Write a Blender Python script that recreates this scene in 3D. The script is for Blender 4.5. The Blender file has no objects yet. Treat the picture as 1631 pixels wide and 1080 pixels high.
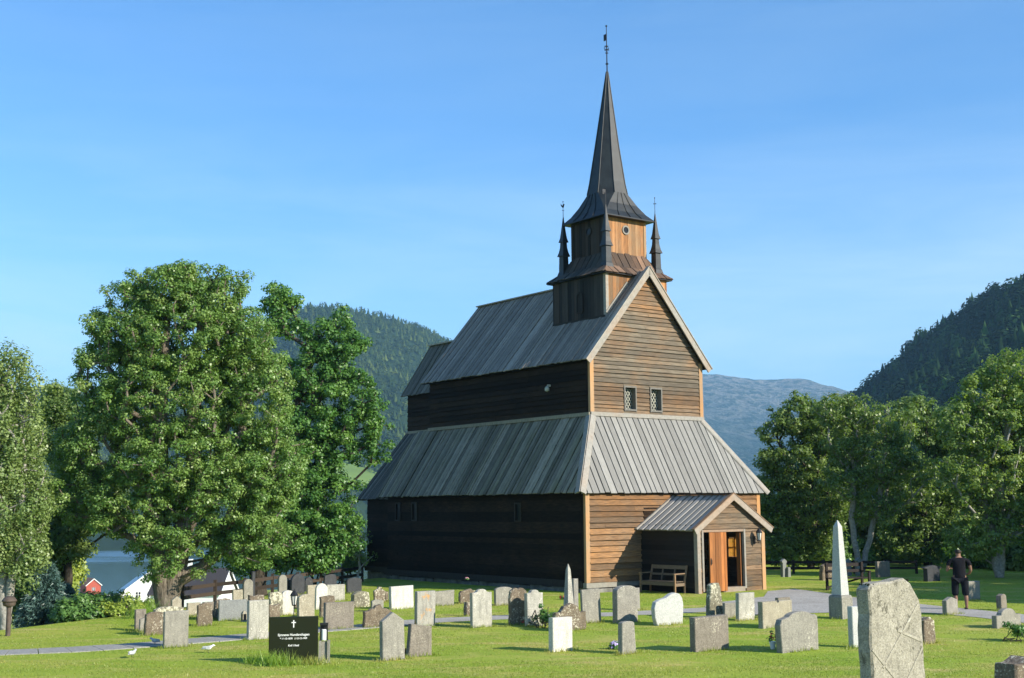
import bpy, bmesh, math, random
import numpy as np
from mathutils import Vector, Matrix
R = math.radians
random.seed(7)
rng = np.random.default_rng(11)
scene = bpy.context.scene
col = scene.collection

# ------------------------------------------------------------------ camera
F_PX, HZ, EYE, ROLL = 2026.55, 810.26, 2.9, R(-0.463)
TH = math.atan((HZ - 540) / F_PX)
_X = Vector((1, 0, 0)); _F = Vector((0, math.cos(TH), math.sin(TH))); _U = Vector((0, -math.sin(TH), math.cos(TH)))
CX = _X * math.cos(ROLL) + _U * math.sin(ROLL)
CU = _U * math.cos(ROLL) - _X * math.sin(ROLL)
EYEP = Vector((0, 0, EYE))
cd = bpy.data.cameras.new('camera'); cam = bpy.data.objects.new('camera', cd); col.objects.link(cam)
m = Matrix((CX, CU, -_F)).transposed().to_4x4(); m.translation = EYEP
cam.matrix_world = m
cd.sensor_width = 36; cd.lens = 36 * F_PX / 1631; cd.clip_start = .1; cd.clip_end = 30000
scene.camera = cam

def ray(u, v): return CX * (u - 815.5) + _F * F_PX + CU * (540 - v)
def ground_at(u, v, z=0.0):
    r = ray(u, v); return EYEP + r * ((z - EYE) / r.z)
def at_depth(u, v, y):
    r = ray(u, v); return EYEP + r * (y / r.y)

# ------------------------------------------------------------------ helpers
def tag(o, label=None, cat=None, group=None, kind=None):
    if label: o['label'] = label
    if cat: o['category'] = cat
    if group: o['group'] = group
    if kind: o['kind'] = kind
    return o
def empty(name, loc=(0, 0, 0), rz=0):
    o = bpy.data.objects.new(name, None); col.objects.link(o)
    o.empty_display_size = .3; o.location = loc; o.rotation_euler = (0, 0, rz); return o
def kids(o): return [c for c in bpy.data.objects if c.parent == o]
def copy_tree(o, parent=None):
    c = o.copy(); col.objects.link(c)
    if parent: c.parent = parent
    for ch in kids(o): copy_tree(ch, c)
    return c

class MB:
    def __init__(s): s.v = []; s.f = []; s.t = []; s.z = []
    def poly(s, pts, tone=.5, zone=0.):
        i = len(s.v); s.v += [tuple(p) for p in pts]; s.f.append(tuple(range(i, i + len(pts)))); s.t.append(tone); s.z.append(zone)
    def hexa(s, p, tone=.5, zone=0.):
        # p: 8 points, 0-3 bottom ring, 4-7 top ring
        i = len(s.v); s.v += [tuple(q) for q in p]
        for f in ((0, 3, 2, 1), (4, 5, 6, 7), (0, 1, 5, 4), (1, 2, 6, 5), (2, 3, 7, 6), (3, 0, 4, 7)):
            s.f.append(tuple(i + k for k in f)); s.t.append(tone); s.z.append(zone)
    def box(s, x0, x1, y0, y1, z0, z1, tone=.5, zone=0.):
        s.hexa([(x0, y0, z0), (x1, y0, z0), (x1, y1, z0), (x0, y1, z0), (x0, y0, z1), (x1, y0, z1), (x1, y1, z1), (x0, y1, z1)], tone, zone)
    def bar(s, a, b, wd, hd, up=(0, 0, 1), tone=.5, zone=0.):
        a = Vector(a); b = Vector(b); d = (b - a).normalized(); up = Vector(up)
        r = d.cross(up).normalized() * wd / 2; u = r.cross(d).normalized() * hd / 2
        s.hexa([a - r - u, a + r - u, b + r - u, b - r - u, a - r + u, a + r + u, b + r + u, b - r + u], tone, zone)
    def tube(s, pts, rad, n=8, cap=True, tone=.5):
        pts = [Vector(p) for p in pts]; rings = []
        for k, p in enumerate(pts):
            d = (pts[min(k + 1, len(pts) - 1)] - pts[max(k - 1, 0)]).normalized()
            a = d.cross(Vector((0, 0, 1)) if abs(d.z) < .9 else Vector((1, 0, 0))).normalized(); b = d.cross(a)
            r = rad[k] if hasattr(rad, '__len__') else rad
            i = len(s.v); s.v += [tuple(p + a * r * math.cos(t) + b * r * math.sin(t)) for t in [2 * math.pi * j / n for j in range(n)]]
            rings.append(i)
        for k in range(len(rings) - 1):
            for j in range(n):
                s.f.append((rings[k] + j, rings[k] + (j + 1) % n, rings[k + 1] + (j + 1) % n, rings[k + 1] + j)); s.t.append(tone); s.z.append(0)
        if cap:
            s.f.append(tuple(rings[0] + j for j in range(n))[::-1]); s.t.append(tone); s.z.append(0)
            s.f.append(tuple(rings[-1] + j for j in range(n))); s.t.append(tone); s.z.append(0)
    def loft(s, rings, tone=.5, cap=True):
        n = len(rings[0]); idx = []
        for r in rings:
            idx.append(len(s.v)); s.v += [tuple(p) for p in r]
        for k in range(len(idx) - 1):
            for j in range(n):
                s.f.append((idx[k] + j, idx[k] + (j + 1) % n, idx[k + 1] + (j + 1) % n, idx[k + 1] + j)); s.t.append(tone); s.z.append(0)
        if cap:
            s.f.append(tuple(idx[0] + j for j in range(n))[::-1]); s.t.append(tone); s.z.append(0)
            s.f.append(tuple(idx[-1] + j for j in range(n))); s.t.append(tone); s.z.append(0)
    def lathe(s, prof, cx=0, cy=0, n=12, tone=.5):
        s.loft([[(cx + r * math.cos(2 * math.pi * j / n), cy + r * math.sin(2 * math.pi * j / n), z) for j in range(n)] for r, z in prof], tone)
    def build(s, name, mt, parent=None, smooth=False, bevel=0, recalc=True):
        me = bpy.data.meshes.new(name); me.from_pydata(s.v, [], s.f)
        a = me.attributes.new('tone', 'FLOAT', 'FACE'); a.data.foreach_set('value', s.t)
        b = me.attributes.new('zone', 'FLOAT', 'FACE'); b.data.foreach_set('value', s.z)
        if recalc or bevel:
            bm = bmesh.new(); bm.from_mesh(me)
            if bevel:
                bmesh.ops.remove_doubles(bm, verts=bm.verts, dist=1e-5)
                bmesh.ops.bevel(bm, geom=list(bm.edges), offset=bevel, segments=1, affect='EDGES', clamp_overlap=True)
            bmesh.ops.recalc_face_normals(bm, faces=bm.faces); bm.to_mesh(me); bm.free()
        if smooth: me.polygons.foreach_set('use_smooth', [True] * len(me.polygons))
        me.materials.append(mt)
        o = bpy.data.objects.new(name, me); col.objects.link(o)
        if parent: o.parent = parent
        return o

def np_mesh(name, V, Fq, mt, parent=None, attrs=None, smooth=False):
    """numpy mesh: V (n,3), Fq (m,k) faces with k corners"""
    me = bpy.data.meshes.new(name); n = len(V); mF, k = Fq.shape
    me.vertices.add(n); me.vertices.foreach_set('co', np.asarray(V, np.float32).ravel())
    me.loops.add(mF * k); me.loops.foreach_set('vertex_index', np.asarray(Fq, np.int32).ravel())
    me.polygons.add(mF)
    me.polygons.foreach_set('loop_start', np.arange(0, mF * k, k, dtype=np.int32))
    try: me.polygons.foreach_set('loop_total', np.full(mF, k, dtype=np.int32))
    except Exception: pass
    for an, (dom, arr) in (attrs or {}).items():
        a = me.attributes.new(an, 'FLOAT', dom); a.data.foreach_set('value', np.asarray(arr, np.float32))
    me.update(calc_edges=True); me.validate()
    if smooth: me.polygons.foreach_set('use_smooth', [True] * mF)
    me.materials.append(mt)
    o = bpy.data.objects.new(name, me); col.objects.link(o)
    if parent: o.parent = parent
    return o

# ------------------------------------------------------------------ materials
class NT:
    def __init__(s, name):
        s.m = bpy.data.materials.new(name); s.m.use_nodes = True; s.t = s.m.node_tree; s.t.nodes.clear()
        s.out = s.t.nodes.new('ShaderNodeOutputMaterial')
    def n(s, typ, **k):
        o = s.t.nodes.new('ShaderNode' + typ)
        for a, b in k.items(): setattr(o, a, b)
        return o
    def l(s, a, b): s.t.links.new(a, b)
    def setin(s, node, key, v):
        if hasattr(v, 'is_linked') or isinstance(v, bpy.types.NodeSocket): s.l(v, node.inputs[key])
        else: node.inputs[key].default_value = v
    def coord(s, scale=(1, 1, 1), kind='Object'):
        c = s.n('TexCoord'); mp = s.n('Mapping'); mp.inputs['Scale'].default_value = scale
        s.l(c.outputs[kind], mp.inputs['Vector']); return mp.outputs[0]
    def noise(s, vec, scale=5, detail=4, rough=.55, dist=0):
        x = s.n('TexNoise'); s.l(vec, x.inputs['Vector']); x.inputs['Scale'].default_value = scale
        x.inputs['Detail'].default_value = detail; x.inputs['Roughness'].default_value = rough; x.inputs['Distortion'].default_value = dist
        return x.outputs[0]
    def vor(s, vec, scale=5, feature='F1', out='Distance', rand=1):
        x = s.n('TexVoronoi', feature=feature); s.l(vec, x.inputs['Vector']); x.inputs['Scale'].default_value = scale
        x.inputs['Randomness'].default_value = rand; return x.outputs[out]
    def ramp(s, fac, stops, interp='LINEAR'):
        x = s.n('ValToRGB'); s.l(fac, x.inputs[0]); e = x.color_ramp.elements; x.color_ramp.interpolation = interp
        while len(e) > 1: e.remove(e[-1])
        e[0].position = stops[0][0]; e[0].color = c4(stops[0][1])
        for p, c in stops[1:]:
            q = e.new(p); q.color = c4(c)
        return x.outputs[0]
    def math(s, op, a, b=0., clamp=False):
        x = s.n('Math', operation=op, use_clamp=clamp); s.setin(x, 0, a); s.setin(x, 1, b); return x.outputs[0]
    def mix(s, fac, a, b, mode='MIX'):
        x = s.n('Mix', data_type='RGBA', blend_type=mode); s.setin(x, 0, fac)
        s.setin(x, 6, c4(a) if isinstance(a, tuple) else a); s.setin(x, 7, c4(b) if isinstance(b, tuple) else b); return x.outputs[2]
    def attr(s, name): return s.n('Attribute', attribute_name=name).outputs['Fac']
    def mapr(s, v, a, b, c, d):
        x = s.n('MapRange'); s.l(v, x.inputs[0])
        for i, q in enumerate((a, b, c, d)): x.inputs[i + 1].default_value = q
        return x.outputs[0]
    def bump(s, h, strength=.4, dist=.02):
        x = s.n('Bump'); s.l(h, x.inputs['Height']); x.inputs['Strength'].default_value = strength; x.inputs['Distance'].default_value = dist
        return x.outputs[0]
    def pbr(s, colr, rough=.8, normal=None, spec=.3, metal=0.):
        p = s.n('BsdfPrincipled'); s.setin(p, 'Base Color', c4(colr) if isinstance(colr, tuple) else colr)
        s.setin(p, 'Roughness', rough); p.inputs['Specular IOR Level'].default_value = spec; p.inputs['Metallic'].default_value = metal
        if normal is not None: s.l(normal, p.inputs['Normal'])
        s.l(p.outputs[0], s.out.inputs[0]); return s.m
def c4(c): return tuple(c) + (1.,) if len(c) == 3 else tuple(c)

def wood(name, grain, grey, orange, dark, zone_gain=1.0, tone_gain=.55, rough=.75, spec=.25, streak=.5):
    t = NT(name); v = t.coord(grain); v2 = t.coord((1, 1, 1))
    n1 = t.noise(v, 3.0, 6, .65); n2 = t.noise(v2, .9, 4, .6, .4); n3 = t.noise(v, 14, 3, .6)
    z = t.attr('zone'); tn = t.attr('tone')
    # orange where the boards stay sheltered, silver where rain and sun reach
    w = t.math('ADD', t.math('MULTIPLY', z, zone_gain), t.mapr(n2, .3, .7, -.28, .28))
    w = t.math('ADD', w, t.mapr(tn, 0, 1, -.08, .08), clamp=True)
    c = t.mix(w, grey, orange)
    c = t.mix(t.mapr(n1, .35, .75, 0, streak), c, dark)
    c = t.mix(t.mapr(n3, .62, .72, 0, .35), c, dark)
    g = t.mapr(tn, 0, 1, 1 - tone_gain, 1 + tone_gain * .5)
    cc = t.n('CombineColor'); [t.l(g, cc.inputs[i]) for i in range(3)]
    c = t.mix(1., c, cc.outputs[0], 'MULTIPLY')
    return t.pbr(c, rough, t.bump(n1, .55, .012), spec)
HOR = (.9, .9, 16.); VER = (16, 16, .8); RS = (1.2, 16, 1.2); RF = (16, 1.2, 1.2)
M = {}
M['wood_front'] = wood('sunlit_clapboard', HOR, (0.197, 0.163, 0.114), (0.353, 0.168, 0.055), (0.042, 0.029, 0.019), zone_gain=1.15, tone_gain=.42, streak=.95)  # weathered front boards, silver-grey to orange
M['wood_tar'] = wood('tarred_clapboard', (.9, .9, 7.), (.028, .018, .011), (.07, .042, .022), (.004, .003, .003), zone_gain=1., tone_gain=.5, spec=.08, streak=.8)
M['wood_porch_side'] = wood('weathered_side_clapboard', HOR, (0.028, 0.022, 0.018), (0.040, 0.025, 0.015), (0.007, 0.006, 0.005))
M['roof_front'] = wood('silver_roof_planks', RF, (0.275, 0.268, 0.245), (0.21, 0.20, 0.175), (0.085, 0.080, 0.070), tone_gain=.26)
M['roof_choir'] = wood('dark_choir_roof_planks', RS, (.20, .185, .15), (.13, .12, .08), (.06, .055, .045), tone_gain=.5, spec=.2, streak=.9)
M['roof_porch'] = wood('porch_roof_boards', RS, (.42, .40, .36), (.33, .31, .27), (.16, .15, .13), tone_gain=.25)
M['roof_side'] = wood('grey_roof_planks', RS, (0.378, 0.333, 0.271), (0.227, 0.194, 0.147), (0.099, 0.085, 0.070), tone_gain=.4, spec=.3, streak=.9)
M['roof_low'] = wood('mossy_roof_planks', RS, (0.376, 0.330, 0.248), (0.187, 0.174, 0.096), (0.089, 0.083, 0.056), tone_gain=.5, spec=.25, streak=.95)
M['trim'] = wood('silver_trim', (3, 3, 3), (.29, .275, .24), (.36, .21, .11), (.12, .105, .085))
M['post'] = wood('orange_corner_post', VER, (.34, .27, .18), (.50, .25, .09), (.16, .09, .05))
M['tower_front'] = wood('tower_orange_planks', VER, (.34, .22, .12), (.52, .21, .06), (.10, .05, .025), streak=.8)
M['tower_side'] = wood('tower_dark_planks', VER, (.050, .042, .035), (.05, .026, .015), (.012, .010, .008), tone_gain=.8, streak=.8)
M['door'] = wood('orange_door_planks', VER, (.38, .17, .06), (.46, .17, .045), (.12, .04, .015), streak=.7)
M['dark'] = NT('dark_gap').pbr((.012, .01, .009), .9)
def simple(name, c, rough=.6, metal=0., spec=.4, var=.25, sc=3., bump=0.):
    t = NT(name); n = t.noise(t.coord(), sc, 5, .6)
    k = t.mix(t.mapr(n, .3, .7, 0, 1), tuple(x * (1 - var) for x in c), tuple(x * (1 + var) for x in c))
    return t.pbr(k, rough, t.bump(n, bump, .02) if bump else None, spec, metal)
M['shingle'] = simple('tarred_metal_cladding', (.014, .017, .017), .5, 0., .45, .5, 2.5, .3)
M['skirt'] = wood('dark_skirt_planks', (9, 9, 2), (.06, .06, .052), (.30, .17, .10), (.025, .022, .02))
M['iron'] = simple('wrought_iron', (.03, .03, .032), .5, .6)
M['glass'] = simple('leaded_glass', (.005, .006, .008), .3, 0, .25)
M['lead'] = simple('pale_lead_lattice', (.42, .42, .34), .55)
M['bench'] = wood('bench_timber', (6, 6, 6), (.20, .15, .10), (.26, .14, .06), (.07, .045, .03))
M['brown_wood'] = wood('brown_fence_wood', (3, 3, 8), (.06, .046, .036), (.06, .042, .03), (.03, .02, .015))
M['black_wood'] = wood('dark_bench_wood', (4, 4, 4), (.03, .022, .018), (.04, .025, .015), (.012, .01, .008))
M['foundation'] = simple('foundation_stone', (.16, .155, .14), .9, 0, .2, .5, 2.5, .6)
M['concrete'] = simple('concrete', (.42, .40, .36), .9, 0, .2, .3, 4, .3)

def stone(name, a, b, lich=(.5, .5, .42), amount=.0, lscale=9., streaks=.3, rough=.85, spec=.25, bump=.4, ochre=0.):
    t = NT(name); oi = t.n('ObjectInfo'); c = t.n('TexCoord'); ad = t.n('VectorMath', operation='ADD')
    t.l(c.outputs['Object'], ad.inputs[0]); sc = t.n('VectorMath', operation='SCALE'); sc.inputs[0].default_value = (17, 31, 47)
    t.l(oi.outputs['Random'], sc.inputs['Scale']); t.l(sc.outputs[0], ad.inputs[1]); v = ad.outputs[0]
    mp = t.n('Mapping'); mp.inputs['Scale'].default_value = (9, 9, 1.3); t.l(v, mp.inputs['Vector'])
    n1 = t.noise(v, 5, 7, .65); n2 = t.noise(v, 45, 4, .75); n3 = t.noise(mp.outputs[0], 1.6, 5, .6)
    k = t.mix(t.mapr(n1, .3, .72, 0, 1), a, b)
    k = t.mix(t.mapr(n2, .38, .66, 0, .75), k, tuple(x * .45 for x in a))
    k = t.mix(t.mapr(n3, .48, .74, 0, streaks), k, tuple(x * .3 for x in a))
    n4 = t.noise(v, 110, 2, .6); k = t.mix(t.mapr(n4, .56, .62, 0, .45), k, tuple(x * .35 for x in a))
    if amount > 0:
        vv = t.noise(v, lscale * 2.4, 5, .7, .3); ms = t.noise(v, 2.3, 2, .5)
        th = t.math('ADD', vv, t.mapr(ms, .3, .7, -.10, .10)); sp = t.mapr(th, .66 - amount * .14, .72 - amount * .13, 0, .8)
        k = t.mix(sp, k, lich)
        v2 = t.vor(v, lscale * 2.6); k = t.mix(t.mapr(v2, .10, .22, amount * .9, 0), k, lich)
    if ochre > 0:
        vo = t.noise(v, 3.4, 4, .6); k = t.mix(t.mapr(vo, .58, .66, 0, ochre), k, (.50, .26, .07))
    h = t.math('ADD', t.math('MULTIPLY', n1, .6), n2)
    return t.pbr(k, rough, t.bump(h, bump, .02), spec)
ST = {
 'white': stone('white_marble', (0.616, 0.594, 0.514), (0.781, 0.742, 0.652), (0.355, 0.343, 0.284), .12, 14, .35),
 'mott': stone('mottled_pale_stone', (0.365, 0.353, 0.295), (0.575, 0.543, 0.460), (0.707, 0.671, 0.569), .4, 12, .5),
 'grey': stone('grey_granite', (0.267, 0.252, 0.210), (0.385, 0.362, 0.302), (0.543, 0.524, 0.411), .16, 10, .45),
 'dgrey': stone('rough_grey_brown_stone', (0.206, 0.181, 0.144), (0.326, 0.286, 0.228), (0.493, 0.457, 0.350), .2, 12, .45),
 'brown': stone('brown_lichened_stone', (0.148, 0.114, 0.078), (0.296, 0.237, 0.167), (0.611, 0.571, 0.438), .62, 9, .4, bump=.8),
 'lich': stone('lichen_crusted_stone', (0.158, 0.143, 0.096), (0.394, 0.372, 0.263), (0.651, 0.618, 0.455), .8, 6, .3, bump=.9),
 'ochre': stone('grey_stone_orange_lichen', (0.375, 0.362, 0.315), (0.513, 0.485, 0.411), (0.592, 0.571, 0.438), .15, 9, .6, ochre=.75),
 'slate': stone('smooth_slate', (0.217, 0.228, 0.218), (0.267, 0.276, 0.253), amount=0, streaks=.12, bump=.1, rough=.55),
 'dark': stone('dark_granite', (0.035, 0.038, 0.044), (0.070, 0.072, 0.078), (0.197, 0.190, 0.175), .12, 9, .3, rough=.5, bump=.3),
 'black': NT('polished_black_granite').pbr((0.014, 0.017, 0.011), .13, None, .35),
 'smooth': stone('pale_blue_grey_granite', (0.493, 0.500, 0.470), (0.579, 0.583, 0.535), amount=0, streaks=.08, bump=.1, rough=.5),
 'tan': stone('tan_stone', (0.345, 0.305, 0.218), (0.473, 0.429, 0.324), (0.592, 0.552, 0.420), .25, 11, .35),
}

# foliage material: leaves reflect and let light through
def leaf_mat(name, c1, c2, c3, trans=.32, rough=.5):
    t = NT(name); a = t.attr('rnd'); b = t.attr('clump')
    k = t.mix(a, c1, c2); k = t.mix(t.mapr(b, .55, 1, 0, .7), k, c3)
    p = t.n('BsdfPrincipled'); t.l(k, p.inputs['Base Color']); p.inputs['Roughness'].default_value = .42; p.inputs['Specular IOR Level'].default_value = .5
    tr = t.n('BsdfTranslucent'); k2 = t.mix(1., k, (1.25, 1.35, .45), 'MULTIPLY'); t.l(k2, tr.inputs[0])
    mx = t.n('MixShader'); mx.inputs[0].default_value = trans; t.l(p.outputs[0], mx.inputs[1]); t.l(tr.outputs[0], mx.inputs[2])
    t.l(mx.outputs[0], t.out.inputs[0]); return t.m
L = {
 'big': leaf_mat('olive_green_leaves', (0.095, 0.186, 0.037), (0.199, 0.328, 0.073), (0.276, 0.370, 0.102)),
 'birch': leaf_mat('birch_leaves', (0.140, 0.212, 0.062), (0.231, 0.317, 0.093), (0.281, 0.349, 0.123)),
 'maple': leaf_mat('deep_green_leaves', (0.056, 0.148, 0.031), (0.121, 0.264, 0.049), (0.170, 0.296, 0.058)),
 'shrub': leaf_mat('yellow_green_leaves', (0.200, 0.274, 0.041), (0.342, 0.423, 0.072), (0.441, 0.486, 0.103)),
 'mid': leaf_mat('mid_green_leaves', (0.105, 0.172, 0.044), (0.195, 0.285, 0.076), (0.255, 0.335, 0.090), .42),
 'light': leaf_mat('light_green_leaves', (0.140, 0.225, 0.050), (0.250, 0.350, 0.085), (0.330, 0.420, 0.120), .42),
 'dark': leaf_mat('shadow_green_leaves', (0.070, 0.147, 0.036), (0.127, 0.251, 0.053), (0.169, 0.297, 0.068)),  # dark green foliage of the lower bushes
 'blue': leaf_mat('blue_spruce_needles', (0.050, 0.105, 0.093), (0.101, 0.179, 0.155), (0.140, 0.233, 0.206), .1),
 'white': leaf_mat('white_blossom', (0.550, 0.580, 0.500), (0.750, 0.770, 0.720), (0.300, 0.400, 0.150), .2),
 'grass': leaf_mat('grass_blades', (.185, .24, .035), (.28, .33, .05), (.42, .37, .11), .35),
 'weed': leaf_mat('tall_weed_blades', (0.158, 0.280, 0.035), (0.280, 0.420, 0.052), (0.525, 0.473, 0.175), .35),
}
def bark(name, a, b, sc=(9, 9, 2)):
    t = NT(name); v = t.coord(sc); n = t.noise(v, 1.6, 6, .7, .6); n2 = t.noise(t.coord(), 1.2, 4)
    k = t.mix(t.mapr(n, .35, .68, 0, 1), a, b); k = t.mix(t.mapr(n2, .55, .75, 0, .5), k, tuple(x * .4 for x in b))
    return t.pbr(k, .9, t.bump(n, .9, .05), .15)
B = {'old': bark('fissured_bark', (.07, .055, .04), (.27, .23, .18)), 'pale': bark('pale_grey_bark', (.20, .19, .16), (.42, .40, .35), (5, 5, 6)),
     'dark': bark('dark_bark', (.03, .025, .02), (.10, .085, .065))}

# ------------------------------------------------------------------ terrain
EDGE = [(-300, 26), (-60, 30), (-13.0, 32.0), (-10.2, 38.6), (-6.3, 51.5), (-4.5, 62), (6, 74), (30, 84), (90, 88), (200, 90), (900, 60)]
def edge_dist(x, y):
    """distance beyond the plateau edge (positive outside)"""
    best = np.full(np.shape(x), 1e9); sgn = np.ones(np.shape(x))
    for (ax, ay), (bx, by) in zip(EDGE[:-1], EDGE[1:]):
        dx, dy = bx - ax, by - ay; t = np.clip(((x - ax) * dx + (y - ay) * dy) / (dx * dx + dy * dy), 0, 1)
        px, py = x - ax - t * dx, y - ay - t * dy; d = np.hypot(px, py); c = dx * (y - ay) - dy * (x - ax)
        m_ = d < best; best = np.where(m_, d, best); sgn = np.where(m_, np.sign(c + 1e-9), sgn)
    return best * sgn
def terrain(x, y):
    x = np.asarray(x, float); y = np.asarray(y, float)
    e = edge_dist(x, y); r = np.hypot(x, y)
    z = np.interp(e, [0, 2, 12, 30, 70, 190, 430, 520, 6000], [0, -.25, -2.6, -5, -8, -14, -27.5, -31, -60])
    s = np.clip((20 - np.hypot(x * .55, y)) / 11, 0, 1); s = s * s * (3 - 2 * s)
    return z + 1.25 * s * (e < 0)

t = NT('lawn'); v = t.coord((1, 1, 1), 'Object')
big = t.noise(v, .12, 5, .6); mid = t.noise(v, .9, 5, .65); fine = t.noise(v, 18, 4, .7); spk = t.noise(v, 60, 3, .7)
k = t.mix(t.mapr(mid, .3, .7, 0, 1), (0.202, 0.318, 0.028), (0.318, 0.414, 0.042))
k = t.mix(t.mapr(big, .42, .66, 0, .65), k, (0.424, 0.433, 0.077))
dry = t.noise(t.coord((.7, 1.6, 1)), .55, 5, .7, .3); k = t.mix(t.mapr(dry, .50, .68, 0, .8), k, (0.578, 0.443, 0.164))
k = t.mix(t.mapr(fine, .45, .75, 0, .55), k, (0.097, 0.164, 0.020)); k = t.mix(t.mapr(spk, .62, .7, 0, .4), k, (0.654, 0.636, 0.231))
wear = t.noise(t.coord((.5, 1.1, 1)), .9, 6, .75, .5); k = t.mix(t.mapr(wear, .60, .70, 0, .8), k, (0.297, 0.220, 0.094)); M['lawn'] = t.pbr(k, .9, t.bump(t.math('ADD', fine, mid), .7, .05), .12)
t = NT('gravel'); v = t.coord(); g = t.vor(v, 38, out='Color'); n = t.noise(v, .8, 4)
hs = t.n('SeparateColor'); t.l(g, hs.inputs[0])
k = t.mix(hs.outputs[0], (.27, .255, .225), (.47, .45, .41)); k = t.mix(t.mapr(n, .45, .75, 0, .45), k, (.20, .19, .16))
M['gravel'] = t.pbr(k, .95, t.bump(t.vor(v, 38), .6, .01), .15)
M['slab'] = stone('paving_slab_stone', (.33, .32, .29), (.46, .45, .41), amount=.1, streaks=.2)
t = NT('fjord_water'); v = t.coord((1, 1, 1)); n = t.noise(t.coord((.12, .5, 1)), 1.5, 5, .6); n2 = t.noise(t.coord((.003, .0065, 1)), 1., 3, .5)
wc = t.mix(t.mapr(n2, .42, .56, 0, 1), (.10, .19, .26), (.05, .09, .08))
M['water'] = t.pbr(wc, t.mapr(n2, .42, .56, .42, .14), t.bump(n, .35, .3), .6)

def polar_grid(name, rs, azs, hf, mt):
    RR, AA = np.meshgrid(rs, azs, indexing='ij'); x = RR * np.sin(AA); y = RR * np.cos(AA); z = hf(x, y)
    V = np.stack([x, y, z], -1).reshape(-1, 3); n, k_ = RR.shape
    i = np.arange((n - 1) * (k_ - 1)); r_ = i // (k_ - 1); c_ = i % (k_ - 1); a0 = r_ * k_ + c_
    return np_mesh(name, V, np.stack([a0, a0 + 1, a0 + k_ + 1, a0 + k_], -1)[:, ::-1], mt, smooth=True)
rs = np.concatenate([np.linspace(.3, 18, 30), np.linspace(18.6, 95, 150), np.geomspace(97, 9000, 70)])
g = polar_grid('ground', rs, np.linspace(-math.pi, math.pi, 301), terrain, M['lawn']); tag(g, kind='structure')
WL = -28.0
mb = MB(); mb.poly([(-2500, 380, WL), (2500, 380, WL), (2500, 4500, WL), (-2500, 4500, WL)])
tag(mb.build('water', M['water'], recalc=False), kind='structure')

# ------------------------------------------------------------------ noise for terrain
def vnoise(x, y, seed=0):
    xi = np.floor(x).astype(np.int64); yi = np.floor(y).astype(np.int64); fx = x - xi; fy = y - yi
    fx = fx * fx * (3 - 2 * fx); fy = fy * fy * (3 - 2 * fy)
    def h(a, b):
        n = (a * 374761393 + b * 668265263 + seed * 1442695041) & 0xffffffff; n = ((n ^ (n >> 13)) * 1274126177) & 0xffffffff
        return ((n ^ (n >> 16)) & 0xffff) / 65535.
    return (h(xi, yi) * (1 - fx) + h(xi + 1, yi) * fx) * (1 - fy) + (h(xi, yi + 1) * (1 - fx) + h(xi + 1, yi + 1) * fx) * fy
def fbm(x, y, o=5, seed=0):
    s = 0; a = .5
    for i in range(o): s = s + a * vnoise(x * 2 ** i, y * 2 ** i, seed + i); a *= .5
    return s
def ridge_hill(name, ridge, foot_r, foot_z, back, mt, amp, nsc, rows=90, colsn=260, seed=0, power=1.0):
    """ridge: list of (azimuth, distance, height). Slope runs from foot to ridge, then down the far side."""
    az = np.linspace(ridge[0][0], ridge[-1][0], colsn); ra = [q[0] for q in ridge]
    rr = np.interp(az, ra, [q[1] for q in ridge]); hh = np.interp(az, ra, [q[2] for q in ridge])
    kk = np.ones(9) / 9; pad = 4; hh = np.convolve(np.pad(hh, pad, 'edge'), kk, 'valid')
    T = np.concatenate([np.linspace(0, 1, rows), np.linspace(1.02, 1.6, 24)])
    A, TT = np.meshgrid(az, T); Rr = foot_r + (rr[None] - foot_r) * TT
    up = np.clip(TT, 0, 1) ** power; z = foot_z + (hh[None] - foot_z) * up - np.clip(TT - 1, 0, 9) * back
    x = Rr * np.sin(A); y = Rr * np.cos(A)
    w = np.clip(TT / .12, 0, 1); n = fbm(x / nsc, y / nsc, 6, seed) - .5
    z = z + amp * n * w * (np.clip((1.25 - TT) / .25, .25, 1))
    V = np.stack([x, y, z], -1); nr, nc = A.shape
    i = np.arange((nr - 1) * (nc - 1)); r_ = i // (nc - 1); c_ = i % (nc - 1); a0 = r_ * nc + c_
    o = np_mesh(name, V.reshape(-1, 3), np.stack([a0, a0 + 1, a0 + nc + 1, a0 + nc], -1), mt, smooth=True)
    tag(o, kind='structure'); return o, V
def surf_samples(V, n, rng, rows=None):
    nr, nc, _ = V.shape; r0, r1 = rows or (0, nr - 1)
    P00 = V[r0:r1, :-1]; e1 = V[r0 + 1:r1 + 1, :-1] - P00; e2 = V[r0:r1, 1:] - P00
    ar = np.linalg.norm(np.cross(e1, e2), axis=-1).ravel(); c = np.cumsum(ar); c /= c[-1]
    i = np.searchsorted(c, rng.random(n)); a = rng.random((n, 1)); b = rng.random((n, 1))
    return P00.reshape(-1, 3)[i] + e1.reshape(-1, 3)[i] * a + e2.reshape(-1, 3)[i] * b

def pxaz(u): return math.atan((u - 815.5) / (F_PX / math.cos(TH)))
def ridge_pt(u, v, d):
    r = ray(u, v); h = math.hypot(r.x, r.y); return (math.atan2(r.x, r.y), d, EYE + r.z / h * d)

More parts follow.
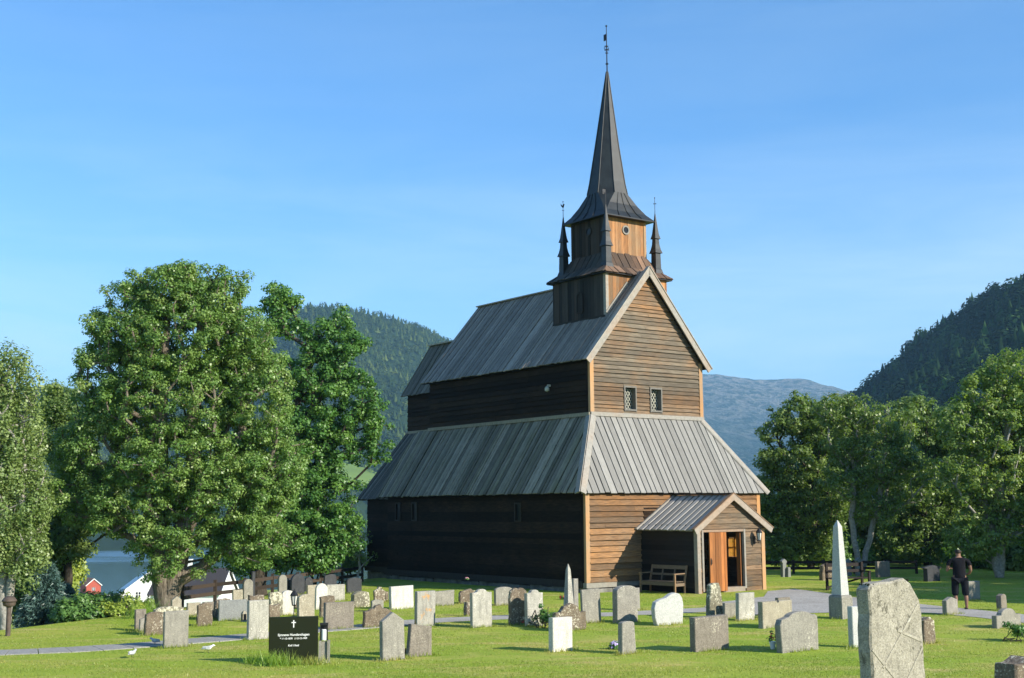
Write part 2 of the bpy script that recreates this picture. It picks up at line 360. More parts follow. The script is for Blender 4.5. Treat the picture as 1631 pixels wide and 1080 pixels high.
t = NT('far_rock'); v = t.coord((.001, .001, .0016)); n = t.noise(v, 5, 8, .65); n2 = t.noise(v, 22, 6, .65)
geo = t.n('NewGeometry'); sx = t.n('SeparateXYZ'); t.l(geo.outputs['Position'], sx.inputs[0])
hgt = t.math('ADD', t.mapr(sx.outputs[2], 150, 560, 0, 1), t.mapr(n, .3, .7, -.4, .4), clamp=True)
k = t.mix(hgt, (.015, .05, .015), (.34, .31, .25)); k = t.mix(t.mapr(n2, .50, .55, 0, .85), k, (.015, .04, .012)); n5 = t.noise(v, 60, 4, .6); k = t.mix(t.mapr(n5, .55, .62, 0, .5), k, (.34, .33, .29))
M['far_rock'] = t.pbr(k, .95, t.bump(n2, 1., 120.), .1)
M['forest_floor'] = simple('forest_floor', (.022, .042, .014), .95, 0, .1, .4, .02)
t = NT('far_pine'); a = t.attr('rnd'); b = t.attr('clump')
M['pine'] = t.pbr(t.mix(b, t.mix(a, (.018, .040, .012), (.045, .075, .02)), (.10, .135, .03)), .9, None, .1)
t = NT('near_pine'); a = t.attr('rnd'); b = t.attr('clump')
M['pine2'] = t.pbr(t.mix(b, t.mix(a, (0.006, 0.020, 0.006), (0.015, 0.040, 0.010)), (0.053, 0.110, 0.021)), .9, None, .1)
M['field'] = simple('far_meadow', (.16, .24, .05), .9, 0, .1, .2, .02)

# far mountain across the valley
far = [ridge_pt(u, v, 6000) for u, v in ((700, 600), (900, 575), (1050, 590), (1120, 596), (1165, 599), (1210, 603), (1250, 600), (1310, 602), (1370, 606), (1440, 585), (1560, 600), (1800, 620), (2100, 680))]
ridge_hill('far_mountain', far, 3000, -40, 500, M['far_rock'], 260, 900, 220, 700, 5, 1.0)
# wooded hill over the fjord, left
lh = [ridge_pt(u, v, d) for u, v, d in ((-900, 700, 2300), (-300, 640, 2300), (0, 612, 2200), (70, 600, 2200), (110, 608, 2200), (200, 625, 2100), (330, 590, 2000), (430, 520, 1900), (480, 486, 1850), (530, 479, 1850),
      (570, 490, 1850), (610, 512, 1900), (650, 517, 1950), (700, 540, 2000), (740, 562, 2000), (800, 640, 2000), (900, 720, 2100), (1010, 780, 2200))]
_, VL = ridge_hill('wooded_hill', lh, 1090, -32, 300, M['forest_floor'], 55, 260, 90, 260, 9, .85)
# steep wooded hill, right
rh = [ridge_pt(u, v + 36, d) for u, v, d in ((1260, 745, 1000), (1310, 690, 960), (1360, 632, 930), (1400, 606, 910), (1440, 583, 890), (1500, 540, 870), (1560, 498, 850), (1631, 446, 830), (1800, 350, 800), (2100, 290, 780), (2500, 300, 760))]
_, VR = ridge_hill('steep_hill', rh, 420, -12, 200, M['forest_floor'], 26, 90, 80, 200, 21, .8)

def cone_proto(n, layers, r=.26):
    """conifer of unit height: stacked ragged skirts"""
    V = []; Fc = []
    for l in range(layers):
        z0 = .08 + .8 * l / layers; z1 = min(1., z0 + 1.35 / layers + .12); rad = r * (1 - l / layers) + .03
        i = len(V); V.append((0, 0, z1))
        for j in range(n):
            a = 2 * math.pi * (j + .5 * (l % 2)) / n; q = rad * (1 if j % 2 else .62); V.append((q * math.cos(a), q * math.sin(a), z0 + (0 if j % 2 else .05)))
        for j in range(n): Fc.append((i, i + 1 + j, i + 1 + (j + 1) % n))
    return np.array(V), np.array(Fc)
def blob_proto(n, seed, r=.3, fs=1.):
    """broadleaf crown of unit height: many tilted leaf-clump faces in an egg volume"""
    g_ = np.random.default_rng(seed); d = g_.normal(size=(n, 3)); d /= np.linalg.norm(d, axis=1)[:, None]
    rad = .6 + .4 * g_.random((n, 1)); c = d * rad * np.array([r, r, .42]) + np.array([0, 0, .55])
    a = np.cross(d, g_.normal(size=(n, 3))); a /= np.linalg.norm(a, axis=1)[:, None]; b = np.cross(d, a)
    s = (.085 + .05 * g_.random((n, 1))) * fs; tl = d * .03 * fs * g_.normal(size=(n, 1))
    V = np.stack([c + a * s + tl, c - a * s * .5 + b * s * .85, c - a * s * .5 - b * s * .85 - tl], 1).reshape(-1, 3)
    return V, np.arange(3 * n).reshape(-1, 3)
def scatter(name, P, protos, hs, mt, label, rng, kind='stuff', lightp=.3):
    Vs = []; Fs = []; rn = []; cl = []; off = 0
    pick = rng.integers(0, len(protos), len(P))
    for k_, (pv, pf) in enumerate(protos):
        S = P[pick == k_]; n = len(S)
        if not n: continue
        h = rng.uniform(hs[0], hs[1], n); a = rng.uniform(0, 6.28, n); wd = h * rng.uniform(.8, 1.25, n)
        ca, sa = np.cos(a)[:, None], np.sin(a)[:, None]
        x = (pv[:, 0] * ca - pv[:, 1] * sa) * wd[:, None] + S[:, :1]; y = (pv[:, 0] * sa + pv[:, 1] * ca) * wd[:, None] + S[:, 1:2]
        z = pv[:, 2] * h[:, None] + S[:, 2:3] - .3
        V = np.stack([x, y, z], -1).reshape(-1, 3); Fc = (pf[None] + (np.arange(n) * len(pv))[:, None, None]).reshape(-1, 3) + off
        Vs.append(V); Fs.append(Fc); off += len(V)
        rn.append(np.repeat(rng.random(n), len(pv))); cl.append(np.repeat((rng.random(n) < lightp) * rng.random(n), len(pv)))
    o = np_mesh(name, np.concatenate(Vs), np.concatenate(Fs), mt, attrs={'rnd': ('POINT', np.concatenate(rn)), 'clump': ('POINT', np.concatenate(cl))})
    return tag(o, label, 'forest', kind=kind)
P = surf_samples(VL, 30000, rng, (4, 95))
fc = at_depth(553, 760, 1200); dd = np.hypot((P[:, 0] - fc.x) / 26, (P[:, 1] - fc.y) / 26); P = P[dd > 1]
scatter('far_forest', P, [cone_proto(6, 1, .3), cone_proto(6, 2, .3), blob_proto(14, 3, .40), blob_proto(16, 8, .42)], (7, 12), M['pine'], 'dense forest covering the rounded hill across the fjord', rng, lightp=.35)
P = surf_samples(VR, 5600, rng, (6, 90))
scatter('hillside_forest', P, [cone_proto(9, 7, .21), cone_proto(9, 6, .25), blob_proto(240, 4, .30, .5), blob_proto(220, 5, .26, .5)], (13, 25), M['pine2'], 'dark forest on the steep hill at the right edge', rng, lightp=.3)
# bright meadow at the foot of the far hill, following its slope
ii = [i for i in range(VL.shape[0] - 1) if 0 <= i < 40]
VF = VL.reshape(-1, 3); nr, nc, _ = VL.shape; qs = []
for r_ in range(0, 45):
    for c_ in range(nc - 1):
        p = VL[r_, c_]
        if math.hypot((p[0] - fc.x) / 28, (p[1] - fc.y) / 28) < 1: qs.append((r_ * nc + c_, r_ * nc + c_ + 1, (r_ + 1) * nc + c_ + 1, (r_ + 1) * nc + c_))
if qs:
    qs = np.array(qs); u_, inv = np.unique(qs, return_inverse=True); tag(np_mesh('meadow', VF[u_] + np.array([0, 0, .6]), inv.reshape(qs.shape), M['field'], smooth=True), kind='structure')

# ------------------------------------------------------------------ church
CO = ground_at(935, 945); CA = R(36.861)
church = empty('stave_church', CO, CA)
tag(church, 'dark timber stave church with steep plank roofs and a slender spire', 'church')
W, Cw = 8.706, 4.353
def clapboard(mb, O, Uv, N, zr, left, right, h=.19, th=.035, holes=(), seg=7., zonef=None, jit=.004):
    """courses of lapped boards. left(z), right(z) give the extent along Uv; holes: (u0,u1,z0,z1)"""
    O = Vector(O); Uv = Vector(Uv); N = Vector(N); z = zr[0]
    while z < zr[1] - .01:
        hh = h * random.uniform(.86, 1.14); tc0 = random.random(); co0 = random.uniform(-.13, .13); zt = min(z + hh, zr[1])
        spans = [(left, right)]
        cuts = [(a, b) for a, b, c, d in holes if c < zt - .02 and d > z + .02]
        l0, r0 = left(z), right(z); l1, r1 = left(zt), right(zt)
        for a, b, c, d in holes:
            if c < zt - .02 and d > z + .02:
                for q0, q1 in ((z, c), (d, zt)):
                    if q1 - q0 > .012:
                        Pq = lambda u, zz, n: O + Uv * u + N * n + Vector((0, 0, zz))
                        mb.hexa([Pq(a + .003, q0, 0), Pq(b - .003, q0, 0), Pq(b - .003, q0, th * .9), Pq(a + .003, q0, th * .9), Pq(a + .003, q1, 0), Pq(b - .003, q1, 0), Pq(b - .003, q1, th * .5), Pq(a + .003, q1, th * .5)], .5, zonef(z, a) if zonef else 0)
        segs = []; cur = l0
        for a, b in sorted(cuts): segs.append((cur, a)); cur = b
        segs.append((cur, r0))
        for a, b in segs:
            if b - a < .02: continue
            bs = [a]; q = a + random.uniform(.6, seg)
            while q < b - .5: bs.append(q); q += random.uniform(2.5, seg)
            bs.append(b)
            for p0, p1 in zip(bs[:-1], bs[1:]):
                t0 = l1 if p0 == l0 else p0; t1 = r1 if p1 == r0 else p1
                if t1 < t0: t0 = t1 = (t0 + t1) / 2
                tn = min(1, max(0, tc0 + random.uniform(-.16, .16))); dz = random.uniform(-jit, jit) * 2; bo = th * random.uniform(.85, 1.3)
                zn = min(1, max(0, zonef(z, (p0 + p1) / 2) + co0)) if zonef else 0
                g0, g1 = p0 + (.002 if p0 != l0 else 0), p1 - (.002 if p1 != r0 else 0)
                def pt(u, zz, n): return O + Uv * u + N * n + Vector((0, 0, zz))
                mb.hexa([pt(g0, z + dz, 0), pt(g1, z + dz, 0), pt(g1, z + dz, bo), pt(g0, z + dz, bo),
                         pt(t0, zt + .012, 0), pt(t1, zt + .012, 0), pt(t1, zt + .012, .007), pt(t0, zt + .012, .007)], tn, zn)
        z = zt
def planks(mb, P, a0, a1, b0, btop, wd, gap, th=.03, amp=.03, zone=None, ragged=.02, under=True):
    """planks running up a roof plane. P(a,b,n) -> point; btop(a) top limit, b0(a) lower limit"""
    a = a0; k = 0
    if not callable(b0): bb = b0; b0 = lambda a: bb
    while a < a1 - .01:
        w_ = min(wd * random.uniform(.8, 1.2), a1 - a); e = a + w_; g_ = min(gap, w_ * .4)
        lo = random.uniform(-ragged, ragged); of = random.uniform(0, amp); tn = random.random(); zn = zone(a) if zone else 0
        p, q = a + g_ / 2, e - g_ / 2; t0, t1 = btop(p), btop(q); l0, l1 = b0(p), b0(q)
        if t0 > l0 + .03 or t1 > l1 + .03:
            t0 = max(t0, l0 + .01); t1 = max(t1, l1 + .01)
            mb.hexa([P(p, l0 + lo, of), P(q, l1 + lo, of), P(q, t1, of), P(p, t0, of), P(p, l0 + lo, of + th), P(q, l1 + lo, of + th), P(q, t1, of + th), P(p, t0, of + th)], tn, zn)
        a = e; k += 1
const = lambda c: (lambda z: c)
Z0 = .30      # top of the stone footing
ZE, ZU0, ZU1 = 3.405, 6.247, 8.45
W1, S1, SB = 1.505, 1.422, 12.15
LB = 13.2     # length of the lower nave
# footing stones
mb = MB()
def rubble(mb, x0, x1, y0, y1, z0, z1, along):
    q = x0 if along == 'x' else y0; e = x1 if along == 'x' else y1
    while q < e - .05:
        l = min(random.uniform(.35, .9), e - q); j = random.uniform(-.03, .03); k_ = random.uniform(-.03, .02)
        if along == 'x': mb.box(q + .01, q + l - .01, y0 + j, y1, z0, z1 + k_, random.random())
        else: mb.box(x0 + j, x1, q + .01, q + l - .01, z0, z1 + k_, random.random())
        q += l
rubble(mb, -.02, W, -.03, .4, -.3, .16, 'x'); rubble(mb, -.03, .4, .42, LB, -.3, .16, 'y')
rubble(mb, .6, 1.1, LB + .02, 15.9, -.3, .2, 'y')
mb.build('foundation', M['foundation'], church, bevel=.015)
mb = MB(); mb.box(-.06, W + .06, -.06, .14, .17, .34, .6, 0); mb.build('sill_beam', M['trim'], church)
mb = MB(); mb.box(-.09, .14, .15, LB + .1, .17, .40, .6, 0); mb.box(.52, .8, LB + .12, 15.98, .22, .42, .6, 0)
mb.build('sill_beam', M['tower_side'], church)
# lower walls
def zf(z, u):  # sheltered right under the eave and behind the porch
    return max(.0, min(1, .34 + .55 * max(0, (z - 2.3) / 1.1) + .35 * max(0, 1 - abs(z - 1.2) / 1.1) + random.uniform(-.07, .09)))
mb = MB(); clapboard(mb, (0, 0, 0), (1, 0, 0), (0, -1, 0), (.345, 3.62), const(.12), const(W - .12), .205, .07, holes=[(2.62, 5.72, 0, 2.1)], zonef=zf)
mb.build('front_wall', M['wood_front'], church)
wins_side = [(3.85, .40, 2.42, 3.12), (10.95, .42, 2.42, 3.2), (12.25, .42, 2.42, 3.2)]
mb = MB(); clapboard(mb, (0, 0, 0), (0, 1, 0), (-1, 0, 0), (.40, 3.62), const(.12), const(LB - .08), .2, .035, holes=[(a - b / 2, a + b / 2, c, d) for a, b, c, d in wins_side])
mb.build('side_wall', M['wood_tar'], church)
mb = MB(); clapboard(mb, (W, 0, 0), (0, 1, 0), (1, 0, 0), (.3, 3.62), const(.12), const(LB - .08), .2, .035)
mb.build('side_wall', M['wood_porch_side'], church)
mb = MB(); mb.box(.1, W - .1, LB - .09, LB - .02, .3, 3.6, .3); mb.box(.66, W - .66, 15.6, 15.89, .3, 3.6, .3)
mb.build('rear_wall', M['wood_tar'], church)
def corner(mb, x, y, z0, z1, s=.15, tn=.7, zn=.7): mb.box(x - s / 2, x + s / 2, y - s / 2, y + s / 2, z0, z1, tn, zn)
mb = MB(); mb.box(-.055, .125, -.058, .06, .345, 3.5, .7, .55); mb.build('corner_post', M['post'], church)
mb = MB(); mb.box(-.052, .06, .063, .2, .345, 3.5, .3, 0); mb.build('corner_post', M['wood_tar'], church)
mb = MB(); mb.box(W - .125, W + .055, -.058, .12, .345, 3.5, .7, .9); mb.build('corner_post', M['post'], church)
for (a, b, c, d) in wins_side:
    mb = MB()
    for y0, y1, z0, z1 in ((a - b / 2, a - b / 2 + .06, c, d), (a + b / 2 - .06, a + b / 2, c, d), (a - b / 2 + .062, a + b / 2 - .062, c, c + .06), (a - b / 2 + .062, a + b / 2 - .062, d - .06, d)): mb.box(-.065, -.002, y0, y1, z0, z1, .5)
    w_ = mb.build('window', M['tower_side'], church)
    mb = MB(); mb.box(.0, .02, a - b / 2 + .05, a + b / 2 - .05, c + .05, d - .05); mb.build('pane', M['glass'], w_)
# choir lower walls
WC = .62; SC = 15.9
mb = MB(); clapboard(mb, (WC, 0, 0), (0, 1, 0), (-1, 0, 0), (.43, 3.65), const(LB), const(SC), .2, .035); mb.build('choir_wall', M['wood_tar'], church)
mb = MB(); clapboard(mb, (W - WC, 0, 0), (0, 1, 0), (1, 0, 0), (.3, 3.65), const(LB), const(SC), .2, .035); mb.build('choir_wall', M['wood_porch_side'], church)
# lower (aisle) roof: front and sides
oL, oF = .388, .18
def plane3(p00, ua, ub, nn):
    p00 = Vector(p00); ua = Vector(ua); ub = Vector(ub); nn = Vector(nn).normalized(); return lambda a, b, n: p00 + ua * a + ub * b + nn * n
fw = W + 2 * oL; dx = W1 + oL; dy = S1 + oF; dz = ZU0 - ZE
Lf = math.hypot(dy, dz)
mb = MB(); Pf = plane3((-oL, -oF, ZE), (1, 0, 0), (0, dy / Lf, dz / Lf), (0, -dz, dy))
mb.poly([Pf(.03, .02, -.012), Pf(fw - .03, .02, -.012), Pf(fw - dx, Lf, -.012), Pf(dx, Lf, -.012)], 0, 0)
mb.poly([Pf(.03, .02, -.07), Pf(dx, Lf, -.07), Pf(fw - dx, Lf, -.07), Pf(fw - .03, .02, -.07)], 0, 0)
und = mb
mb = MB(); planks(mb, Pf, .02, fw - .02, 0, lambda a: min(Lf, a / dx * Lf, (fw - a) / dx * Lf), .275, .046, .04, .014)
rf = mb.build('aisle_roof', M['roof_front'], church)
und.build('underlay', M['dark'], rf, recalc=False)
Ls = math.hypot(dx, dz); sy = LB + .23 + oF
for sd in (0, 1):
    X0 = -oL if sd == 0 else W + oL; sg = 1 if sd == 0 else -1
    Ps = plane3((X0, -oF, ZE), (0, 1, 0), (sg * dx / Ls, 0, dz / Ls), (-sg * dz, 0, dx))
    und = MB(); und.poly([Ps(.03, .02, -.012), Ps(sy - .02, .02, -.012), Ps(sy - .55, Ls, -.012), Ps(dy, Ls, -.012)])
    und.poly([Ps(.03, .02, -.07), Ps(sy - .02, .02, -.07), Ps(sy - .55, Ls, -.07), Ps(dy, Ls, -.07)])
    mb = MB(); planks(mb, Ps, .02, sy, 0, lambda a: min(Ls, a / dy * Ls, max((sy - a) / .5 * Ls + Ls * .45, .5)), .18, .034, .035, .05, zone=lambda a: random.random() * .7)
    rs_ = mb.build('aisle_roof', M['roof_low'], church); und.build('underlay', M['dark'], rs_, recalc=False)
    # choir aisle roof, narrower and behind
    cdx, cdz = 2.66, 3.09; Lc = math.hypot(cdx, cdz)
    Pc = plane3((WC - oL if sd == 0 else W - WC + oL, LB - .3, ZE - .06), (0, 1, 0), (sg * cdx / Lc, 0, cdz / Lc), (-sg * cdz, 0, cdx)); cy = 16.2 - LB + .3
    und = MB(); und.poly([Pc(0, 0, -.012), Pc(cy, 0, -.012), Pc(cy, Lc, -.012), Pc(0, Lc, -.012)]); und.poly([Pc(0, 0, -.05), Pc(cy, 0, -.05), Pc(cy, Lc, -.05), Pc(0, Lc, -.05)])
    mb = MB(); planks(mb, Pc, 0, cy, 0, lambda a: Lc, .18, .034, .03, .04, zone=lambda a: random.random() * .6)
    rs_ = mb.build('choir_aisle_roof', M['roof_choir'], church); und.build('underlay', M['dark'], rs_, recalc=False)
mb = MB()   # hip boards
def hipb(mb, a, b, wd, side):
    a = Vector(a); b = Vector(b); d = (b - a).normalized()
    for nrm, sgn in (((0, -dz, dy), 1), ((-dz * side, 0, dx), -1)):
        n = Vector(nrm).normalized(); lat = d.cross(n).normalized()
        if (lat.x * side > 0) != (sgn > 0): lat = -lat
        if sgn < 0 and lat.y < 0: lat = -lat
        o_ = n * .075 - lat * .05
        mb.hexa([a + o_, a + o_ + lat * (wd + .05), b + o_ + lat * (wd + .05), b + o_, a + o_ + n * .03, a + o_ + lat * wd + n * .03, b + o_ + lat * wd + n * .03, b + o_ + n * .03], .8, 0)
hipb(mb, (-oL, -oF, ZE), (W1, S1, ZU0), .19, 1); mb.build('hip_board', M['trim'], church); mb = MB(); hipb(mb, (W + oL, -oF, ZE), (W - W1, S1, ZU0), .19, -1)
mb.build('hip_board', M['trim'], church)
mb = MB(); mb.box(W1 - .05, W - W1 + .05, S1 - .10, S1 - .045, ZU0 + .0, ZU0 + .15, .75, 0); mb.build('flashing_board', M['trim'], church)
mb = MB(); mb.box(W1 - .12, W1 - .045, S1 - .04, SB, ZU0 + .0, ZU0 + .13, .6, 0); mb.build('flashing_board', M['roof_low'], church)
# upper nave
gO, sG, zG, zA = .263, 1.2, 8.294, 11.93
sl = (zA - zG) / (Cw - W1 + gO)      # rise per metre
def zroof(w): return zA - abs(w - Cw) * sl
zwall = zroof(W1) - .08
def gl(z): return max(W1 + .12 if z < zwall - .15 else W1, Cw - (zA - .10 - z) / sl)
def gr(z): return 2 * Cw - gl(z)
def zf2(z, u):
    e = min(1, max(0, (z - 9.2) / 2.2)); edge = max(0, 1 - (zroof(u) - z) / .9)
    return max(0, min(1, .10 + .42 * e + .45 * edge + .38 * max(0, 1 - abs(z - 6.9) / .45) + random.uniform(-.06, .07)))
gw = [(3.42, .66, 6.49, 7.43), (4.74, .66, 6.49, 7.43)]
mb = MB(); clapboard(mb, (0, S1, 0), (1, 0, 0), (0, -1, 0), (ZU0 + .15, zA - .22), gl, gr, .165, .055, holes=[(a - b / 2, a + b / 2, c, d) for a, b, c, d in gw], zonef=zf2)
mb.build('gable_wall', M['wood_front'], church)
for a, b, c, d in gw:
    mb = MB(); y0 = S1 - .075; y1 = S1 - .0
    for x0, x1, z0, z1 in ((a - b / 2 + .02, a - b / 2 + .075, c, d), (a + b / 2 - .075, a + b / 2 - .02, c, d), (a - b / 2 + .077, a + b / 2 - .077, c + .01, c + .07), (a - b / 2 + .077, a + b / 2 - .077, d - .06, d)): mb.box(x0, x1, y0, y1, z0, z1, .2, 0)
    # reveal
    for x0, x1 in ((a - b / 2 + .05, a - b / 2 + .078), (a + b / 2 - .078, a + b / 2 - .05)): mb.box(x0, x1, y1 + .001, y1 + .24, c + .05, d - .05, .2)
    w_ = mb.build('window', M['trim'], church)
    mb = MB(); mb.box(a - b / 2 + .08, a + b / 2 - .08, S1 + .16, S1 + .18, c + .05, d - .05); mb.build('pane', M['glass'], w_)
    mb = MB(); x0, x1, z0, z1 = a - b / 2 + .08, a + b / 2 - .08, c + .08, d - .08; sp = .125
    q = -2.
    while q < 2.:
        for sg in (1, -1):
            pts = []
            # line x = xc + sg*(z-zc)*.62 + q
            zz = [z0, z1]
            f_ = lambda z: a + sg * (z - (z0 + z1) / 2) * .62 + q
            g_ = lambda x: (x - a - q) / (sg * .62) + (z0 + z1) / 2
            zs = sorted([g_(x0), g_(x1)]); lo, hi = max(z0, zs[0]), min(z1, zs[1])
            if hi - lo > .03: mb.bar((f_(lo), S1 + .148 + .004 * sg, lo), (f_(hi), S1 + .148 + .004 * sg, hi), .020, .003, up=(0, 1, 0))
        q += sp
    mb.build('lattice', M['lead'], w_)
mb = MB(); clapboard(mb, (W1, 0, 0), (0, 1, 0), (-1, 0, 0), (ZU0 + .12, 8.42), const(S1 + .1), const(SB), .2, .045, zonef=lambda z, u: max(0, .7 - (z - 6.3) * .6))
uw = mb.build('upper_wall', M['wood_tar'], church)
mb = MB(); mb.box(W1 - .14, W1 - .02, 3.72, 3.80, 7.50, 7.58); mb.lathe([(.02, 7.30), (.085, 7.34), (.09, 7.44), (.05, 7.50), (.01, 7.52)], W1 - .17, 3.76, 10); mb.build('floodlight', M['lead'], church)
mb = MB(); clapboard(mb, (W - W1, 0, 0), (0, 1, 0), (1, 0, 0), (ZU0 + .12, 8.42), const(S1 + .1), const(SB), .2, .035); mb.build('upper_wall', M['wood_porch_side'], church)
mb = MB(); mb.box(W1 - .055, W1 + .125, S1 - .06, S1 + .06, ZU0 + .02, zwall - .02, .75, .45); mb.build('corner_post', M['post'], church)
mb = MB(); mb.box(W - W1 - .125, W - W1 + .055, S1 - .06, S1 + .06, ZU0 + .02, zwall - .02, .6, .5); mb.build('corner_post', M['post'], church)
mb = MB(); mb.box(W1 - .05, W1 + .08, S1 + .063, S1 + .16, ZU0 + .1, zwall - .02, .2, 0); mb.build('corner_post', M['wood_tar'], church)
mb = MB(); mb.poly([(W1 + .02, SB, 6.2), (W - W1 - .02, SB, 6.2), (W - W1 - .02, SB, zwall), (Cw, SB, zA - .12), (W1 + .02, SB, zwall)], .3)
mb.build('rear_gable', M['wood_tar'], church, recalc=False)
sR = 12.5; lr = math.hypot(Cw - W1 + gO, zA - zG)
for sg in (1, -1):
    x0 = Cw - sg * (Cw - W1 + gO)
    Pu = plane3((x0, sG, zG), (0, 1, 0), (sg * (Cw - W1 + gO) / lr, 0, (zA - zG) / lr), (-sg * (zA - zG), 0, Cw - W1 + gO))
    und = MB(); und.poly([Pu(0.03, .02, -.01), Pu(sR - sG, .02, -.01), Pu(sR - sG, lr, -.01), Pu(0.03, lr, -.01)]); und.poly([Pu(0.03, .02, -.06), Pu(sR - sG, .02, -.06), Pu(sR - sG, lr, -.06), Pu(0.03, lr, -.06)])
    mb = MB(); planks(mb, Pu, .0, sR - sG, 0, lambda a: lr, .18, .028, .035, .035, zone=lambda a: random.random() * .5)
    q = mb.build('nave_roof', M['roof_side'], church); und.build('underlay', M['dark'], q, recalc=False)
mb = MB(); mb.bar((Cw - .06, 5.3, zA + .06), (Cw - .06, sR + .02, zA + .06), .16, .05, tone=.8); mb.bar((Cw + .10, 5.3, zA + .03), (Cw + .10, sR + .02, zA + .03), .12, .05, tone=.8)
mb.build('ridge_cap', M['roof_side'], church)
for sg in (1, -1):      # bargeboards
    x0 = Cw - sg * (Cw - W1 + gO + .04)
    Pb = plane3((x0, sG - .045, zG - .06), (0, 1, 0), (sg * (Cw - W1 + gO) / lr, 0, (zA - zG) / lr), (-sg * (zA - zG), 0, Cw - W1 + gO))
    mb = MB(); e = lr + .09
    mb.hexa([Pb(0, 0, -.13), Pb(.05, 0, -.13), Pb(.05, 0, .09), Pb(0, 0, .09), Pb(0, e - .12, -.13), Pb(.05, e - .12, -.13), Pb(.05, e + .06, .09), Pb(0, e + .06, .09)], .8, .1)
    mb.hexa([Pb(-.03, -.02, .095), Pb(.16, -.02, .095), Pb(.16, e + .06, .095), Pb(-.03, e + .06, .095), Pb(-.03, -.02, .13), Pb(.16, -.02, .13), Pb(.16, e + .08, .13), Pb(-.03, e + .08, .13)], .9, 0)
    mb.build('bargeboard', M['trim'], church)
# choir upper part
cw, sc1 = 2.9, 16.15; zce, zcr = 8.10, 10.58; ce = 2.71
mb = MB(); clapboard(mb, (cw, 0, 0), (0, 1, 0), (-1, 0, 0), (6.35, 8.2), const(SB - .02), const(sc1), .2, .045, zonef=lambda z, u: max(0, .6 - (z - 6.3) * .5)); mb.build('choir_upper_wall', M['wood_tar'], church)
mb = MB(); clapboard(mb, (W - cw, 0, 0), (0, 1, 0), (1, 0, 0), (6.35, 8.2), const(SB - .02), const(sc1), .2, .035)
mb.poly([(cw + .01, sc1, 6.2), (W - cw - .01, sc1, 6.2), (W - cw - .01, sc1, 8.3), (Cw, sc1, zcr - .1), (cw + .01, sc1, 8.3)], .3); mb.build('choir_upper_wall', M['wood_porch_side'], church)
for sg in (1, -1):
    hw = Cw - ce; x0 = Cw - sg * hw; l2 = math.hypot(hw, zcr - zce)
    Pu = plane3((x0, SB, zce), (0, 1, 0), (sg * hw / l2, 0, (zcr - zce) / l2), (-sg * (zcr - zce), 0, hw)); ey = sc1 + .3 - SB
    und = MB(); und.poly([Pu(0, .02, -.01), Pu(ey, .02, -.01), Pu(ey, l2, -.01), Pu(0, l2, -.01)])
    mb = MB(); planks(mb, Pu, 0, ey, 0, lambda a: l2, .18, .028, .03, .03, zone=lambda a: .3 + random.random() * .5)
    q = mb.build('choir_roof', M['roof_choir'], church); und.build('underlay', M['dark'], q, recalc=False)
mb = MB(); mb.bar((Cw - .05, SB + .3, zcr + .06), (Cw - .05, sc1 + .35, zcr + .06), .22, .06, tone=.9); mb.build('ridge_cap', M['trim'], church)
mb = MB(); mb.box(cw - .12, cw - .045, SB + .05, sc1, 6.36, 6.48, .6, 0); mb.build('flashing_board', M['roof_low'], church)

# tower
TS = 3.5
def vplank(mb, O, Uv, N, u0, u1, z0, z1, wd=.2, th=.03, holes=(), taper=0., zn=.3):
    O = Vector(O); Uv = Vector(Uv); N = Vector(N); u = u0
    zlo = z0 if callable(z0) else (lambda u: z0)
    while u < u1 - .01:
        w_ = min(wd * random.uniform(.75, 1.2), u1 - u); e = u + w_; of = random.uniform(0, .014); tn = random.random()
        cuts = [(z0_, z1_) for a, b, z0_, z1_ in holes if a < e and b > u]
        za, zb = zlo(u), zlo(e)
        def pt(uu, zz, n):
            k_ = 1 - taper * (zz - 10.2) / 2; c_ = (u0 + u1) / 2; return O + Uv * (c_ + (uu - c_) * k_) + N * n + Vector((0, 0, zz))
        segs = []; cur = (za, zb)
        for c, d in cuts: segs.append((cur[0], cur[1], c, c)); cur = (d, d)
        segs.append((cur[0], cur[1], z1, z1))
        for a0, a1, b0, b1 in segs:
            if b0 - a0 > .02 or b1 - a1 > .02:
                mb.hexa([pt(u + .003, a0, of - .01), pt(e - .003, a1, of - .01), pt(e - .003, a1, of + th), pt(u + .003, a0, of + th), pt(u + .003, b0, of - .01), pt(e - .003, b1, of - .01), pt(e - .003, b1, of + th), pt(u + .003, b0, of + th)], tn, min(1, max(0, zn + random.uniform(-.3, .35))))
        u = e
h1 = 1.58
zr_ = lambda w: zroof(w) + .05
mb = MB(); vplank(mb, (Cw, TS - h1, 0), (1, 0, 0), (0, -1, 0), -h1, h1, lambda u: zr_(Cw + u) , 11.95, .2, zn=.35)
tf = mb.build('tower_wall', M['tower_front'], church)
mb = MB()
for sg in (1, -1):
    a = Vector((Cw - sg * (h1 + .02), TS - h1 - .06, zr_(Cw - h1) + .08)); b = Vector((Cw - sg * .5, TS - h1 - .06, zr_(Cw - .5) + .08)); mb.bar(a, b, .04, .16, tone=.6, zone=0); mb.build('tower_trim', M['trim'], church); mb = MB()
mb.box(Cw - h1 - .035, Cw - h1 + .10, TS - h1 - .05, TS - h1 + .1, zr_(Cw - h1) - .1, 11.9, .8, 0); mb.build('tower_trim', M['trim'], church)
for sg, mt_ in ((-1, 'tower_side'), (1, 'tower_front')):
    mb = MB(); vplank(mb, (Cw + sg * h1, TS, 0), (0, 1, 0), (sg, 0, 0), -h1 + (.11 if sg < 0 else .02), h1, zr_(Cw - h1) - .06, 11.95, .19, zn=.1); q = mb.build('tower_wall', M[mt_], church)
mb = MB(); vplank(mb, (Cw, TS + h1, 0), (1, 0, 0), (0, 1, 0), -h1, h1, lambda u: zr_(Cw + u), 11.95, .2); mb.build('tower_wall', M['tower_side'], church)
